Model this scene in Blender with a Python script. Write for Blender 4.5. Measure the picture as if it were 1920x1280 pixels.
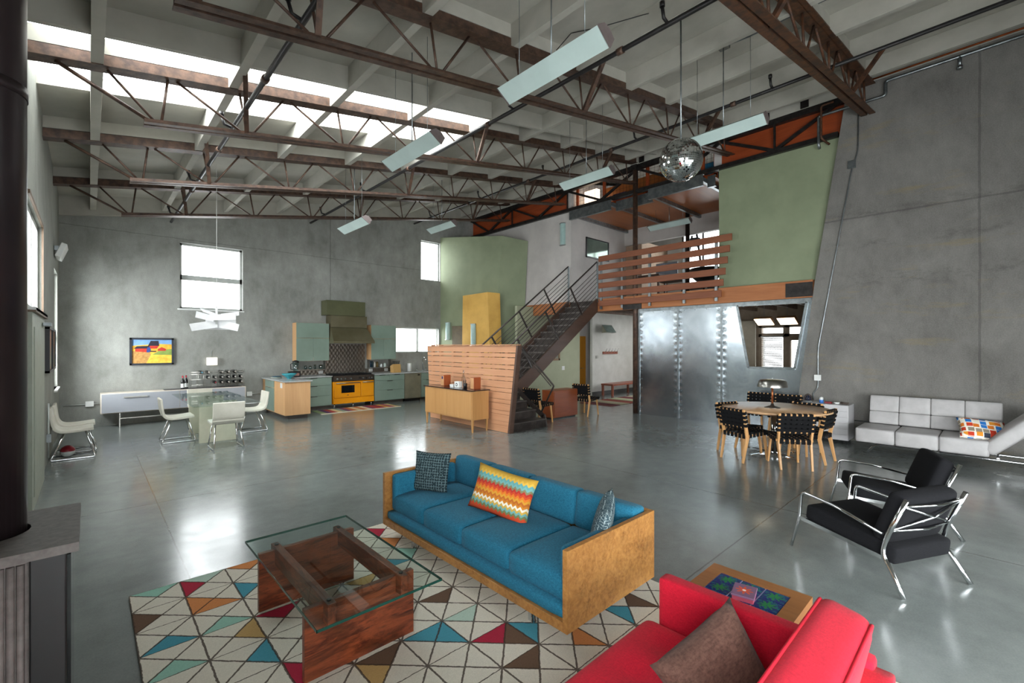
import bpy, bmesh, math, random
from mathutils import Vector, Matrix, Euler
random.seed(7)
PI = math.pi
SC = bpy.context.scene
C = SC.collection
for o in list(bpy.data.objects): bpy.data.objects.remove(o)

# ---------------- camera, world, exposure ----------------
cam = bpy.data.cameras.new('camera'); camo = bpy.data.objects.new('camera', cam); C.objects.link(camo)
cam.sensor_fit = 'HORIZONTAL'; cam.sensor_width = 36; cam.lens = 36*850/1920; cam.clip_start = .02
cam.shift_y = 8/1920
camo.location = (0, 0, 1.75); camo.rotation_euler = (PI/2, 0, -math.radians(43))
SC.camera = camo
SC.view_settings.view_transform = 'Standard'; SC.view_settings.look = 'None'
SC.view_settings.gamma = 1; SC.view_settings.use_curve_mapping = False
SC.view_settings.exposure = 0.95
w = bpy.data.worlds.new('world'); SC.world = w; w.use_nodes = True
wt_ = w.node_tree; wb_ = wt_.nodes['Background']; wb_.inputs[0].default_value = (.97, .985, 1, 1)
# overcast sky, brighter where the sun stands behind the cloud
wg = wt_.nodes.new('ShaderNodeTexCoord'); wd = wt_.nodes.new('ShaderNodeVectorMath'); wd.operation = 'DOT_PRODUCT'
wt_.links.new(wg.outputs['Generated'], wd.inputs[0]); wd.inputs[1].default_value = Vector((-.74, -.60, .30)).normalized()
wm = wt_.nodes.new('ShaderNodeMath'); wm.operation = 'MAXIMUM'; wt_.links.new(wd.outputs['Value'], wm.inputs[0]); wm.inputs[1].default_value = 0
wp = wt_.nodes.new('ShaderNodeMath'); wp.operation = 'POWER'; wt_.links.new(wm.outputs[0], wp.inputs[0]); wp.inputs[1].default_value = 2.5
wa = wt_.nodes.new('ShaderNodeMath'); wa.operation = 'MULTIPLY_ADD'; wt_.links.new(wp.outputs[0], wa.inputs[0]); wa.inputs[1].default_value = 14.0; wa.inputs[2].default_value = 3.4
we = wt_.nodes.new('ShaderNodeVectorMath'); we.operation = 'DOT_PRODUCT'
wt_.links.new(wg.outputs['Generated'], we.inputs[0]); we.inputs[1].default_value = Vector((-.50, .80, .28)).normalized()
wf_ = wt_.nodes.new('ShaderNodeMath'); wf_.operation = 'MAXIMUM'; wt_.links.new(we.outputs['Value'], wf_.inputs[0]); wf_.inputs[1].default_value = 0
wh = wt_.nodes.new('ShaderNodeMath'); wh.operation = 'POWER'; wt_.links.new(wf_.outputs[0], wh.inputs[0]); wh.inputs[1].default_value = 2.5
wk = wt_.nodes.new('ShaderNodeMath'); wk.operation = 'MULTIPLY_ADD'; wt_.links.new(wh.outputs[0], wk.inputs[0]); wk.inputs[1].default_value = 6.0; wt_.links.new(wa.outputs[0], wk.inputs[2])
wt_.links.new(wk.outputs[0], wb_.inputs[1])

def portal(loc, rot, sx, sy):
    # marks a real opening so the renderer samples the sky through it
    l = bpy.data.lights.new('daylight', 'AREA'); l.shape = 'RECTANGLE'; l.size = sx; l.size_y = sy; l.cycles.is_portal = True
    o = bpy.data.objects.new('daylight', l); C.objects.link(o); o.location = loc; o.rotation_euler = rot
portal((2.25, 13.62, 3.43), (-PI/2, 0, 0), 1.3, 1.55)
portal((8.58, 13.62, 4.66), (-PI/2, 0, 0), .77, 1.33)
portal((8.1, 13.62, 1.94), (-PI/2, 0, 0), 1.65, .82)
portal((-.78, 7.7, 2.72), (PI/2, 0, -PI/2), 1.8, 1.15)
portal((-.78, 12.05, 2.05), (PI/2, 0, -PI/2), 1.1, 2.2)
portal((-.78, -1.2, 1.35), (PI/2, 0, -PI/2), 3.0, 2.3)
portal((2.75, -3.62, 1.2), (PI/2, 0, 0), 5.5, 2.0)
portal((2.24, 6.6, 5.9), (0, math.atan(-.1765), 0), 5.5, 2.1)
portal((15.12, 6.4, 4.8), (PI/2, 0, PI/2), 2.4, 2.2)
portal((15.65, 5.48, 1.75), (PI/2, 0, 0), 2.3, 1.9)
portal((14.12, 3.87, 1.2), (PI/2, 0, PI/2), 1.5, 2.2)

# ---------------- helpers ----------------
def hx(h):
    h = h.lstrip('#'); r = [int(h[i:i+2], 16)/255 for i in (0, 2, 4)]
    return tuple(((x/12.92) if x <= .04045 else ((x+.055)/1.055)**2.4) for x in r)+(1,)
MC = {}
class NT:
    def __init__(s, name):
        s.m = bpy.data.materials.new(name); s.m.use_nodes = True; s.t = s.m.node_tree
        s.b = s.t.nodes['Principled BSDF']; s.tc = s.t.nodes.new('ShaderNodeTexCoord')
        s.obj = s.tc.outputs['Object']
    def n(s, typ, **k):
        nd = s.t.nodes.new('ShaderNode'+typ)
        for a, v in k.items():
            if a.startswith('_'): setattr(nd, a[1:], v)
        return nd
    def l(s, a, b): s.t.links.new(a, b)
    def put(s, inp, v):
        if hasattr(v, 'is_output') or isinstance(v, bpy.types.NodeSocket): s.l(v, inp)
        else: inp.default_value = v
    def mapping(s, scale=(1, 1, 1), rot=(0, 0, 0), loc=(0, 0, 0), vec=None):
        m = s.n('Mapping'); s.l(vec or s.obj, m.inputs[0]); m.inputs['Location'].default_value = loc
        m.inputs['Rotation'].default_value = rot; m.inputs['Scale'].default_value = scale; return m.outputs[0]
    def noise(s, scale, vec=None, detail=4, rough=.6, dist=0):
        x = s.n('TexNoise'); s.l(vec or s.obj, x.inputs['Vector']); x.inputs['Scale'].default_value = scale
        x.inputs['Detail'].default_value = detail; x.inputs['Roughness'].default_value = rough
        x.inputs['Distortion'].default_value = dist; return x.outputs[0]
    def ramp(s, fac, stops, const=False):
        r = s.n('ValToRGB'); s.l(fac, r.inputs[0]); e = r.color_ramp.elements
        if const: r.color_ramp.interpolation = 'CONSTANT'
        e[0].position, e[0].color = stops[0][0], stops[0][1]; e[1].position, e[1].color = stops[1][0], stops[1][1]
        for p, c in stops[2:]:
            x = e.new(p); x.color = c
        return r.outputs[0]
    def mix(s, fac, a, b, typ='MIX'):
        m = s.n('Mix', _data_type='RGBA', _blend_type=typ); s.put(m.inputs[0], fac); s.put(m.inputs[6], a); s.put(m.inputs[7], b)
        return m.outputs[2]
    def ma(s, op, a, b=0.0, c=0.0):
        m = s.n('Math', _operation=op); s.put(m.inputs[0], a); s.put(m.inputs[1], b); s.put(m.inputs[2], c); return m.outputs[0]
    def sep(s, v=None):
        x = s.n('SeparateXYZ'); s.l(v or s.obj, x.inputs[0]); return x.outputs
    def bump(s, h, strength=.3, dist=.01):
        b = s.n('Bump'); s.l(h, b.inputs['Height']); b.inputs['Strength'].default_value = strength
        b.inputs['Distance'].default_value = dist; s.l(b.outputs[0], s.b.inputs['Normal'])
    def fin(s, col=None, rough=None, metal=None, spec=None):
        if col is not None: s.put(s.b.inputs['Base Color'], col)
        if rough is not None: s.put(s.b.inputs['Roughness'], rough)
        if metal is not None: s.put(s.b.inputs['Metallic'], metal)
        if spec is not None: s.put(s.b.inputs['Specular IOR Level'], spec)
        return s.m
def mat(name, c1, c2=None, rough=.5, metal=0, scale=8, stretch=(1, 1, 1), bump=0, bscale=None, spec=.5, emit=0, sheen=0):
    if name in MC: return MC[name]
    s = NT(name); c1 = hx(c1); c2 = hx(c2) if c2 else tuple(x*.86 for x in c1[:3])+(1,)
    v = s.mapping(stretch); nz = s.noise(scale, v)
    col = s.ramp(nz, [(.35, c2), (.65, c1)])
    if bump:
        s.bump(s.noise(bscale or scale*4, v), bump, .01)
    s.fin(col, rough, metal, spec)
    if sheen: s.b.inputs['Sheen Weight'].default_value = sheen
    if emit:
        s.l(col, s.b.inputs['Emission Color']); s.b.inputs['Emission Strength'].default_value = emit
    MC[name] = s.m; return s.m
def wood(name, c1, c2, c3=None, axis='Y', scale=3, rough=.4, fine=10, dist=1.2, spec=.5):
    if name in MC: return MC[name]
    s = NT(name); st = {'X': (.12, 1, 1), 'Y': (1, .12, 1), 'Z': (1, 1, .12)}[axis]
    v = s.mapping(st); a = s.noise(scale, v, 6, .65, dist); b = s.noise(fine*6, s.mapping(tuple(x if x == 1 else .03 for x in st)), 2)
    col = s.ramp(a, [(.3, hx(c2)), (.7, hx(c1))] + ([(.5, hx(c3))] if c3 else []))
    col = s.mix(.35, col, s.ramp(b, [(.3, hx(c2)), (.7, hx(c1))]))
    s.bump(b, .12, .003); s.fin(col, rough, 0, spec); MC[name] = s.m; return s.m
def glassy(name, tint=(.9, .97, .95, 1), refl=.1, rough=.0):
    if name in MC: return MC[name]
    s = NT(name); t = s.n('BsdfTransparent'); t.inputs[0].default_value = tint
    g = s.n('BsdfGlossy'); g.inputs['Roughness'].default_value = rough
    fr = s.n('LayerWeight'); fr.inputs[0].default_value = .25
    f = s.ma('ADD', s.ma('MULTIPLY', fr.outputs['Fresnel'], .75), refl); f = s.ma('MINIMUM', f, .9); gg = s.n('NewGeometry'); f = s.ma('MULTIPLY', f, s.ma('SUBTRACT', 1.0, gg.outputs['Backfacing']))
    mx = s.n('MixShader'); s.l(f, mx.inputs[0]); s.l(t.outputs[0], mx.inputs[1]); s.l(g.outputs[0], mx.inputs[2])
    s.l(mx.outputs[0], s.t.nodes['Material Output'].inputs[0]); MC[name] = s.m; return s.m

def concrete(name, c1, c2, c3, seams=(), stain=None):
    s = NT(name)
    a = s.noise(.9, None, 7, .62, .6); b = s.noise(5, s.mapping((1, 1, .5)), 6, .7); f = s.noise(60, None, 3)
    col = s.ramp(a, [(.36, hx(c2)), (.62, hx(c1))])
    col = s.mix(.45, col, s.ramp(b, [(.3, hx(c3)), (.7, hx(c1))]))
    col = s.mix(.12, col, s.ramp(f, [(.3, hx('#3a3a38')), (.7, hx('#b0b0ac'))]))
    x, y, z = s.sep()
    for ax, val, wd in seams:
        q = {'x': x, 'y': y, 'z': z}[ax]
        d = s.ma('ABSOLUTE', s.ma('SUBTRACT', s.ma('ADD', q, s.ma('MULTIPLY', s.noise(3), .04)), val+.02))
        col = s.mix(s.ma('MULTIPLY', s.ma('LESS_THAN', d, wd), .35), col, hx('#2e2e2c'))
    if stain:
        k = s.ramp(s.noise(2.2, s.mapping((1, .35, 2)), 5, .7), [(.58, (0, 0, 0, 1)), (.72, (1, 1, 1, 1))])
        col = s.mix(s.ma('MULTIPLY', k, .4), col, hx(stain))
        for zz, hh in ((2.95, .22), (4.15, .12), (3.6, .1)):
            bd_ = s.ma('SUBTRACT', 1.0, s.ma('DIVIDE', s.ma('ABSOLUTE', s.ma('SUBTRACT', z, zz)), hh)); kk = s.ramp(s.noise(2.6, s.mapping((1, 1, 2.5), loc=(zz, 0, 0)), 7, .75), [(.48, (0, 0, 0, 1)), (.62, (1, 1, 1, 1))])
            col = s.mix(s.ma('MULTIPLY', s.ma('MAXIMUM', s.ma('MULTIPLY', bd_, kk), 0), .4), col, hx('#35322f'))
    s.bump(b, .12, .01); return s.fin(col, .75, 0, .35)

class MB:
    def __init__(s): s.bm = bmesh.new(); s.mi = 0
    def _v(s, co): return s.bm.verts.new(co)
    def face(s, pts, sm=False):
        try:
            f = s.bm.faces.new([s._v(p) for p in pts]); f.material_index = s.mi; f.smooth = sm; return f
        except ValueError: return None
    def hexa(s, b, t):
        vb = [s._v(p) for p in b]; vt = [s._v(p) for p in t]; n = len(b)
        for f in ([*reversed(vb)], vt):
            q = s.bm.faces.new(f); q.material_index = s.mi
        for i in range(n):
            q = s.bm.faces.new((vb[i], vb[(i+1) % n], vt[(i+1) % n], vt[i])); q.material_index = s.mi
        return s
    def box(s, x0, x1, y0, y1, z0, z1, M=None):
        b = [(x0, y0, z0), (x1, y0, z0), (x1, y1, z0), (x0, y1, z0)]; t = [(p[0], p[1], z1) for p in b]
        if M is not None: b = [M @ Vector(p) for p in b]; t = [M @ Vector(p) for p in t]
        return s.hexa(b, t)
    def prism(s, poly, axis, a, b):
        # poly in the two other axes, extruded along axis from a to b
        def P(u, v, w):
            return {'x': (w, u, v), 'y': (u, w, v), 'z': (u, v, w)}[axis]
        return s.hexa([P(u, v, a) for u, v in poly], [P(u, v, b) for u, v in poly])
    def loft(s, pb, zb, pt, zt):
        zb = zb if isinstance(zb, (list, tuple)) else [zb]*len(pb); zt = zt if isinstance(zt, (list, tuple)) else [zt]*len(pt)
        return s.hexa([(p[0], p[1], z) for p, z in zip(pb, zb)], [(p[0], p[1], z) for p, z in zip(pt, zt)])
    def bar(s, p0, p1, w, h, up=(0, 0, 1), w2=None, h2=None):
        p0, p1 = Vector(p0), Vector(p1); d = (p1-p0).normalized(); u = Vector(up)
        if abs(d.dot(u)) > .98: u = Vector((0, 1, 0))
        sx = d.cross(u).normalized(); uz = sx.cross(d)
        w2 = w if w2 is None else w2; h2 = h if h2 is None else h2
        def q(c, a, b): return [c-sx*a/2-uz*b/2, c+sx*a/2-uz*b/2, c+sx*a/2+uz*b/2, c-sx*a/2+uz*b/2]
        return s.hexa(q(p0, w, h), q(p1, w2, h2))
    def tube(s, path, r, n=8, closed=False, cap=True):
        P = [Vector(p) for p in path]; m = len(P); rr = r if isinstance(r, (list, tuple)) else [r]*m
        T = []
        for i in range(m):
            a = P[i-1] if (i > 0 or closed) else P[i]; b = P[(i+1) % m] if (i < m-1 or closed) else P[i]
            T.append((b-a).normalized() if (b-a).length > 1e-9 else Vector((0, 0, 1)))
        u = T[0].orthogonal().normalized(); rings = []
        for i in range(m):
            u = (u-T[i]*u.dot(T[i])); u = u.normalized() if u.length > 1e-6 else T[i].orthogonal().normalized()
            v = T[i].cross(u)
            rings.append([s._v(P[i]+(u*math.cos(2*PI*k/n)+v*math.sin(2*PI*k/n))*rr[i]) for k in range(n)])
        for i in range(m if closed else m-1):
            A, B = rings[i], rings[(i+1) % m]
            for k in range(n):
                f = s.bm.faces.new((A[k], A[(k+1) % n], B[(k+1) % n], B[k])); f.smooth = True; f.material_index = s.mi
        if cap and not closed:
            for R_, rev in ((rings[0], True), (rings[-1], False)):
                f = s.bm.faces.new(list(reversed(R_)) if rev else R_); f.material_index = s.mi
        return s
    def lathe(s, prof, cx=0, cy=0, n=24, sm=True):
        rings = []
        for r, z in prof:
            rings.append([s._v((cx+r*math.cos(2*PI*k/n), cy+r*math.sin(2*PI*k/n), z)) for k in range(n)] if r > 1e-5 else [s._v((cx, cy, z))])
        for A, B in zip(rings, rings[1:]):
            for k in range(n):
                k2 = (k+1) % n
                if len(A) == 1 and len(B) == 1: continue
                f = s.bm.faces.new([A[0], B[k2], B[k]] if len(A) == 1 else ([A[k], A[k2], B[0]] if len(B) == 1 else [A[k], A[k2], B[k2], B[k]]))
                f.smooth = sm; f.material_index = s.mi
        return s
    def cushion(s, x0, x1, y0, y1, z0, z1, r=.04, puff=0, n=7, M=None, tuft=()):
        h = Vector(((x1-x0)/2, (y1-y0)/2, (z1-z0)/2)); c = Vector(((x0+x1)/2, (y0+y1)/2, (z0+z1)/2))
        r = min(r, *h); inn = h-Vector((r, r, r)); vs = {}
        def V(u):
            k = tuple(round(x, 5) for x in u)
            if k in vs: return vs[k]
            q = Vector([math.sin(u[i]*PI/2)*h[i] for i in range(3)])
            cc = Vector([max(-inn[i], min(inn[i], q[i])) for i in range(3)]); d = q-cc
            if d.length > 1e-9: q = cc+d.normalized()*r
            e = [q[i]/h[i] for i in range(3)]
            if puff:
                f = (1-e[0]**4)*(1-e[1]**4)*(1 if h[2] <= min(h[0], h[1]) else 0)
                if h[2] <= min(h[0], h[1]): q.z += puff*f*(1 if q.z > 0 else -.4)
                elif h[0] <= h[1]: q.x += puff*(1-e[2]**4)*(1-e[1]**4)*(1 if q.x > 0 else -1)
                else: q.y += puff*(1-e[2]**4)*(1-e[0]**4)*(1 if q.y > 0 else -1)
            for tx, ty, tr, td in tuft:
                if q.z > 0:
                    dd = math.hypot(q.x+c.x-tx, q.y+c.y-ty); q.z -= td*math.exp(-(dd/tr)**2)
            q = q+c
            if M is not None: q = M @ q
            vs[k] = s._v(q); return vs[k]
        g = [-1+2*i/n for i in range(n+1)]
        for ax in range(3):
            for sg in (-1, 1):
                for i in range(n):
                    for j in range(n):
                        def U(a, b):
                            t = [0, 0, 0]; t[ax] = sg; t[(ax+1) % 3] = a; t[(ax+2) % 3] = b; return t
                        q = [V(U(g[i], g[j])), V(U(g[i+1], g[j])), V(U(g[i+1], g[j+1])), V(U(g[i], g[j+1]))]
                        if sg < 0: q.reverse()
                        f = s.bm.faces.new(q); f.smooth = True; f.material_index = s.mi
        return s
    def pillow(s, w, h, t, n=14, pinch=.07):
        # lies in the local XZ plane, thickness along Y
        for sg in (-1, 1):
            G = []
            for i in range(n+1):
                row = []
                for j in range(n+1):
                    u, v = -1+2*i/n, -1+2*j/n
                    x = w/2*u*(1-pinch*(1-v*v)*abs(u)**2); z = h/2*v*(1-pinch*(1-u*u)*abs(v)**2)
                    y = sg*t/2*(max(0, (1-u**4))*max(0, (1-v**4)))**.55+.006*math.sin(5*u+3*v)*(1-u*u)*(1-v*v)
                    row.append(s._v((x, y, z)))
                G.append(row)
            for i in range(n):
                for j in range(n):
                    q = [G[i][j], G[i+1][j], G[i+1][j+1], G[i][j+1]]
                    if sg > 0: q.reverse()
                    f = s.bm.faces.new(q); f.smooth = True; f.material_index = s.mi
        bmesh.ops.remove_doubles(s.bm, verts=s.bm.verts, dist=1e-4)
        return s
    def build(s, name, m, parent=None, world=False, bevel=0, smooth=False, sub=0, label=None):
        if world and parent is not None:
            bmesh.ops.translate(s.bm, vec=-Vector(parent.location), verts=s.bm.verts)
        if world and parent is None:
            xs = [v.co for v in s.bm.verts]
            cx = (min(p.x for p in xs)+max(p.x for p in xs))/2; cy = (min(p.y for p in xs)+max(p.y for p in xs))/2; cz = min(p.z for p in xs)
            org = Vector((cx, cy, cz)); bmesh.ops.translate(s.bm, vec=-org, verts=s.bm.verts)
        bmesh.ops.recalc_face_normals(s.bm, faces=s.bm.faces)
        me = bpy.data.meshes.new(name); s.bm.to_mesh(me); s.bm.free()
        for x in (m if isinstance(m, (list, tuple)) else [m]): me.materials.append(x)
        o = bpy.data.objects.new(name, me); C.objects.link(o)
        if parent is not None: o.parent = parent
        elif world: o.location = org
        if smooth:
            for p in me.polygons: p.use_smooth = True
        if bevel:
            b = o.modifiers.new('b', 'BEVEL'); b.width = bevel; b.segments = 2; b.limit_method = 'ANGLE'
        if sub:
            b = o.modifiers.new('s', 'SUBSURF'); b.levels = sub; b.render_levels = sub
        if label: o['label'] = label
        return o
def tag(o, label, cat, group=None):
    o['label'] = label; o['category'] = cat
    if group: o['group'] = group
    return o
def thing(name, label, cat, loc=(0, 0, 0), rz=0, group=None):
    o = bpy.data.objects.new(name, None); C.objects.link(o); o.location = loc; o.rotation_euler = (0, 0, rz)
    o.empty_display_size = .1
    return tag(o, label, cat, group)
def struct(name, mb, m, parent=None, world=False, **k):
    o = mb.build(name, m, parent, world=world, **k)
    if parent is None: o['kind'] = 'structure'
    return o
def dup(root, loc, rz, label, group=None, cat=None):
    r = root.copy(); C.objects.link(r); r.location = loc; r.rotation_euler = (0, 0, rz); r['label'] = label
    if group: r['group'] = group
    for ch in list(root.children):
        c = ch.copy(); C.objects.link(c); c.parent = r
        for g in list(ch.children):
            d = g.copy(); C.objects.link(d); d.parent = c
    return r
def arc(cx, cy, r, a0, a1, n=6):
    return [(cx+r*math.cos(a0+(a1-a0)*i/n), cy+r*math.sin(a0+(a1-a0)*i/n)) for i in range(n+1)]
def round_path(pts, r=.03, n=4):
    out = [Vector(pts[0])]
    for i in range(1, len(pts)-1):
        a, b, c = Vector(pts[i-1]), Vector(pts[i]), Vector(pts[i+1])
        p = b+(a-b).normalized()*min(r, (a-b).length*.45); q = b+(c-b).normalized()*min(r, (c-b).length*.45)
        for k in range(n+1):
            t = k/n; out.append(p*(1-t)**2+b*2*t*(1-t)+q*t*t)
    out.append(Vector(pts[-1])); return out
def holes(axis, a, b, u0, u1, z0, z1, hs, ztop=None):
    # wall slab perpendicular to axis ('x' or 'y') between a and b with rectangular holes (u0,u1,z0,z1)
    mb = MB(); us = sorted({u0, u1, *[h[0] for h in hs], *[h[1] for h in hs]})
    for i in range(len(us)-1):
        ua, ub = us[i], us[i+1]; zs = [z0]
        for h in sorted(hs, key=lambda h: h[2]):
            if h[0] <= ua+1e-6 and h[1] >= ub-1e-6: zs += [h[2], h[3]]
        zs.append(z1)
        for k in range(0, len(zs), 2):
            if zs[k+1]-zs[k] > 1e-4:
                last = k == len(zs)-2
                za, zb = (ztop(ua), ztop(ub)) if (last and ztop) else (zs[k+1], zs[k+1])
                mb.prism([(ua, zs[k]), (ub, zs[k]), (ub, zb), (ua, za)], axis, a, b)
    return mb

# ---------------- materials ----------------
WHITE = mat('white_paint', '#c4c4bf', '#b8b8b2', .6, scale=3)
CEIL = mat('ceiling_paint', '#b0ada3', '#a4a197', .75, scale=2.5)
RUST = mat('rusted_steel', '#60483a', '#3c2c25', .5, .3, scale=12, bump=.2)
RUSTO = mat('orange_rusted_steel', '#613c24', '#36241b', .6, .2, scale=10, stretch=(1, 1, 1))
DARKST = mat('dark_steel', '#3c3836', '#2a2726', .4, .6, scale=10)
STAIRST = mat('stair_steel', '#4a423e', '#332d2a', .45, .5, scale=7)
CHROME = mat('chrome', '#e0e2e4', '#d0d2d4', .08, 1, scale=2)
STEEL = mat('brushed_steel', '#b4b2ac', '#9a9892', .28, 1, scale=6, stretch=(1, 1, 12))
GALV = mat('galvanised_steel', '#9aa0a2', '#7c8284', .35, .9, scale=9)
BLACK = mat('black_plastic', '#141416', '#0c0c0e', .4)
BRASSW = mat('white_plastic', '#e6e8e6', '#dcdedc', .4)
GLASS = glassy('clear_glass')
WGLASS = glassy('window_glass', (.98, 1, 1, 1), .02)
TEAL = mat('sage_laminate', '#7f9286', '#77897d', .35, scale=2)
MAPLE = wood('maple_veneer', '#d8ac7c', '#c49464', axis='Z', scale=2, rough=.4)
CREAM = mat('cream_leather', '#e0dccf', '#d4d0c1', .45, scale=5, bump=.1)
REDWOOD = wood('redwood', '#cb9874', '#b07c58', '#c08a66', axis='Y', scale=5, rough=.6)
CEDAR = wood('cedar', '#925a3c', '#703e28', '#814a30', axis='Y', scale=5, rough=.6)
GLULAM = wood('glulam', '#b8784a', '#95582f', axis='Y', scale=6, rough=.55)
PLY = wood('orange_plywood', '#a84a1c', '#7c3212', axis='Y', scale=4, rough=.5)
GREEN = mat('green_plaster', '#8a9376', '#7f886c', .7, scale=1.5)
PGREEN = mat('pale_green_paint', '#a9ad93', '#a0a48a', .7, scale=2)
LILAC = mat('pale_wall', '#c6c1bd', '#bab5b2', .7, scale=2)
YELL = mat('yellow_plaster', '#dcae58', '#c99a48', .6, scale=2)
LAMPG = mat('lamp_face', '#c2d4d0', '#b8cac6', .5, scale=3)

def floor_mat():
    s = NT('polished_concrete'); a = s.noise(.55, None, 8, .62, .8); b = s.noise(4, None, 7, .7); c = s.noise(90, None, 2)
    col = s.ramp(a, [(.3, hx('#666c6a')), (.7, hx('#8a908d'))]); col = s.mix(.4, col, s.ramp(b, [(.3, hx('#565c5b')), (.72, hx('#858b88'))]))
    col = s.mix(.15, col, s.ramp(c, [(.3, hx('#4a4e4d')), (.7, hx('#8a8e8c'))]))
    x, y, z = s.sep()
    wob = s.ma('MULTIPLY', s.noise(9, None, 2), .012)
    for q, o, p in ((x, .56, 4.88), (y, 6.4, 4.8)):
        t = s.ma('ADD', q, wob); t = s.ma('DIVIDE', s.ma('SUBTRACT', t, o), p); t = s.ma('SUBTRACT', t, s.ma('ROUND', t))
        d = s.ma('MULTIPLY', s.ma('ABSOLUTE', t), p); col = s.mix(s.ma('MULTIPLY', s.ma('LESS_THAN', d, .006), .6), col, hx('#3a3630'))
    r = s.ramp(b, [(.3, (.15, .15, .15, 1)), (.75, (.25, .25, .25, 1))])
    s.bump(s.noise(2.5, None, 3), .03, .01); s.fin(col, r, 0, .9); return s.m
FLOOR = floor_mat()

# ================= setting =================
SL = .1765
def zt(x): return 4.60+SL*(x+.46)           # top chord line
def zd(x): return zt(x)+.25                 # underside of roof deck
struct('floor', MB().box(-.76, 18, -3.6, 13.6, -.12, 0), FLOOR)
CONB = concrete('board_concrete', '#a5a6a1', '#7d7e79', '#6c6d68', [('x', 5.15, .015), ('z', 4.3, .008)])
CONL = concrete('left_concrete', '#a4a69e', '#888a83', '#7c7e76')
CONR = concrete('right_concrete', '#827f7a', '#65625e', '#575450', [('y', .2, .015), ('z', 4.1, .015), ('y', -2.2, .015)], stain='#8a7a50')
LH = [(6.75, 8.6, 2.15, 3.3), (11.5, 12.6, .95, 3.15), (-2.7, .3, .2, 2.5)]
struct('wall_left', holes('x', -.76, -.46, -3.6, 13.6, 0, 4.95, LH), CONL)
BH = [(1.58, 2.9, 2.64, 4.22), (7.27, 8.92, 1.53, 2.35), (8.2, 8.97, 3.99, 5.32)]
struct('wall_back', holes('y', 13.3, 13.6, -.46, 18, 0, 8, BH, ztop=lambda x: zd(x)+.1), CONB)
struct('wall_front', holes('y', -3.6, -3.3, -.46, 18, 0, 8, [(0, 5.5, .2, 2.2)], ztop=lambda x: zd(x)+.1), CONL)
# concrete side wall with leaning edge
struct('wall_right', MB().prism([(-3.3, 0), (2.8, 0), (2.43, 2.98), (2.04, 5.65), (1.92, 6.5), (-3.3, 6.5)], 'x', 10.3, 10.39), CONR)
# ceiling deck with skylight hole
mb = MB()
def deck(x0, x1, y0, y1):
    mb.hexa([(x0, y0, zd(x0)), (x1, y0, zd(x1)), (x1, y1, zd(x1)), (x0, y1, zd(x0))], [(x0, y0, zd(x0)+.1), (x1, y0, zd(x1)+.1), (x1, y1, zd(x1)+.1), (x0, y1, zd(x0)+.1)])
for a in ((-.76, 18, -3.6, 5.80), (-.76, 18, 7.74, 13.6), (5.0, 18, 5.80, 7.74)): deck(*a)
ceil = struct('ceiling', mb, CEIL)
def slope_slab(mb, x0, x1, y0, y1, h0, h1):
    mb.hexa([(x0, y0, zd(x0)+h0), (x1, y0, zd(x1)+h0), (x1, y1, zd(x1)+h0), (x0, y1, zd(x0)+h0)], [(x0, y0, zd(x0)+h1), (x1, y0, zd(x1)+h1), (x1, y1, zd(x1)+h1), (x0, y1, zd(x0)+h1)])
sk = MB(); slope_slab(sk, -.46, 5.0, 5.8, 7.74, .16, .17)
sf = MB(); slope_slab(sf, -.46, 5.0, 5.74, 5.8, .1, .18); slope_slab(sf, -.46, 5.0, 7.74, 7.8, .1, .18); slope_slab(sf, 5.0, 5.06, 5.74, 7.8, .1, .18); slope_slab(sf, -.52, -.46, 5.74, 7.8, .1, .18)
skf = struct('window_4', sf, WHITE); struct('pane', sk, WGLASS, skf)

# roof joists, blocking
PUR = [.06+1.22*k for k in range(9)]
names = ['nearest the left wall', 'second from the left wall', 'third from the left wall', 'fourth from the left wall', 'middle one of the nine', 'fourth from the mezzanine girder', 'third from the mezzanine girder', 'second from the mezzanine girder', 'next to the mezzanine girder']
for k, x in enumerate(PUR):
    mb = MB(); a, b = x-.05, x+.05
    mb.prism([(a, zt(a)-.04), (b, zt(b)-.04), (b, zd(b)), (a, zd(a))], 'y', -3.3, 13.3)
    tag(mb.build('roof_joist', CEIL, None, world=True, bevel=.004), 'white painted roof joist running front to back, '+names[k], 'beam', 'white roof joists')
TRY = [1.6+2.4*k for k in range(5)]
def cross_board(y, w, z0f, z1f, nm, x0=-.46, x1=10.25):
    mb = MB(); xs = [x0]+[x for x in PUR]+[x1]
    for i in range(len(xs)-1):
        a = xs[i]+(.05 if i else 0); b = xs[i+1]-(.05 if i < len(xs)-2 else 0)
        if b-a > .05: mb.prism([(a, z0f(a)), (b, z0f(b)), (b, z1f(b)), (a, z1f(a))], 'y', y, y+w)
    o = struct(nm, mb, CEIL); return o
n_t = 1
for y in TRY:
    cross_board(y-.045, .09, lambda x: zt(x)+.09, zd, 'trim_%d' % n_t); n_t += 1
for y in (5.74,): cross_board(y, .06, lambda x: zt(x)-.02, zd, 'trim_%d' % n_t); n_t += 1
for y in (3.1, 10.2): pass
# fascia at back wall and sloping strip along the side walls
mb = MB(); mb.prism([(-.46, 4.45), (10.3, 4.45+SL*10.76), (10.3, zd(10.3)), (-.46, zd(-.46))], 'y', 13.18, 13.3)
struct('trim_%d' % n_t, mb, CEIL); n_t += 1

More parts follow.
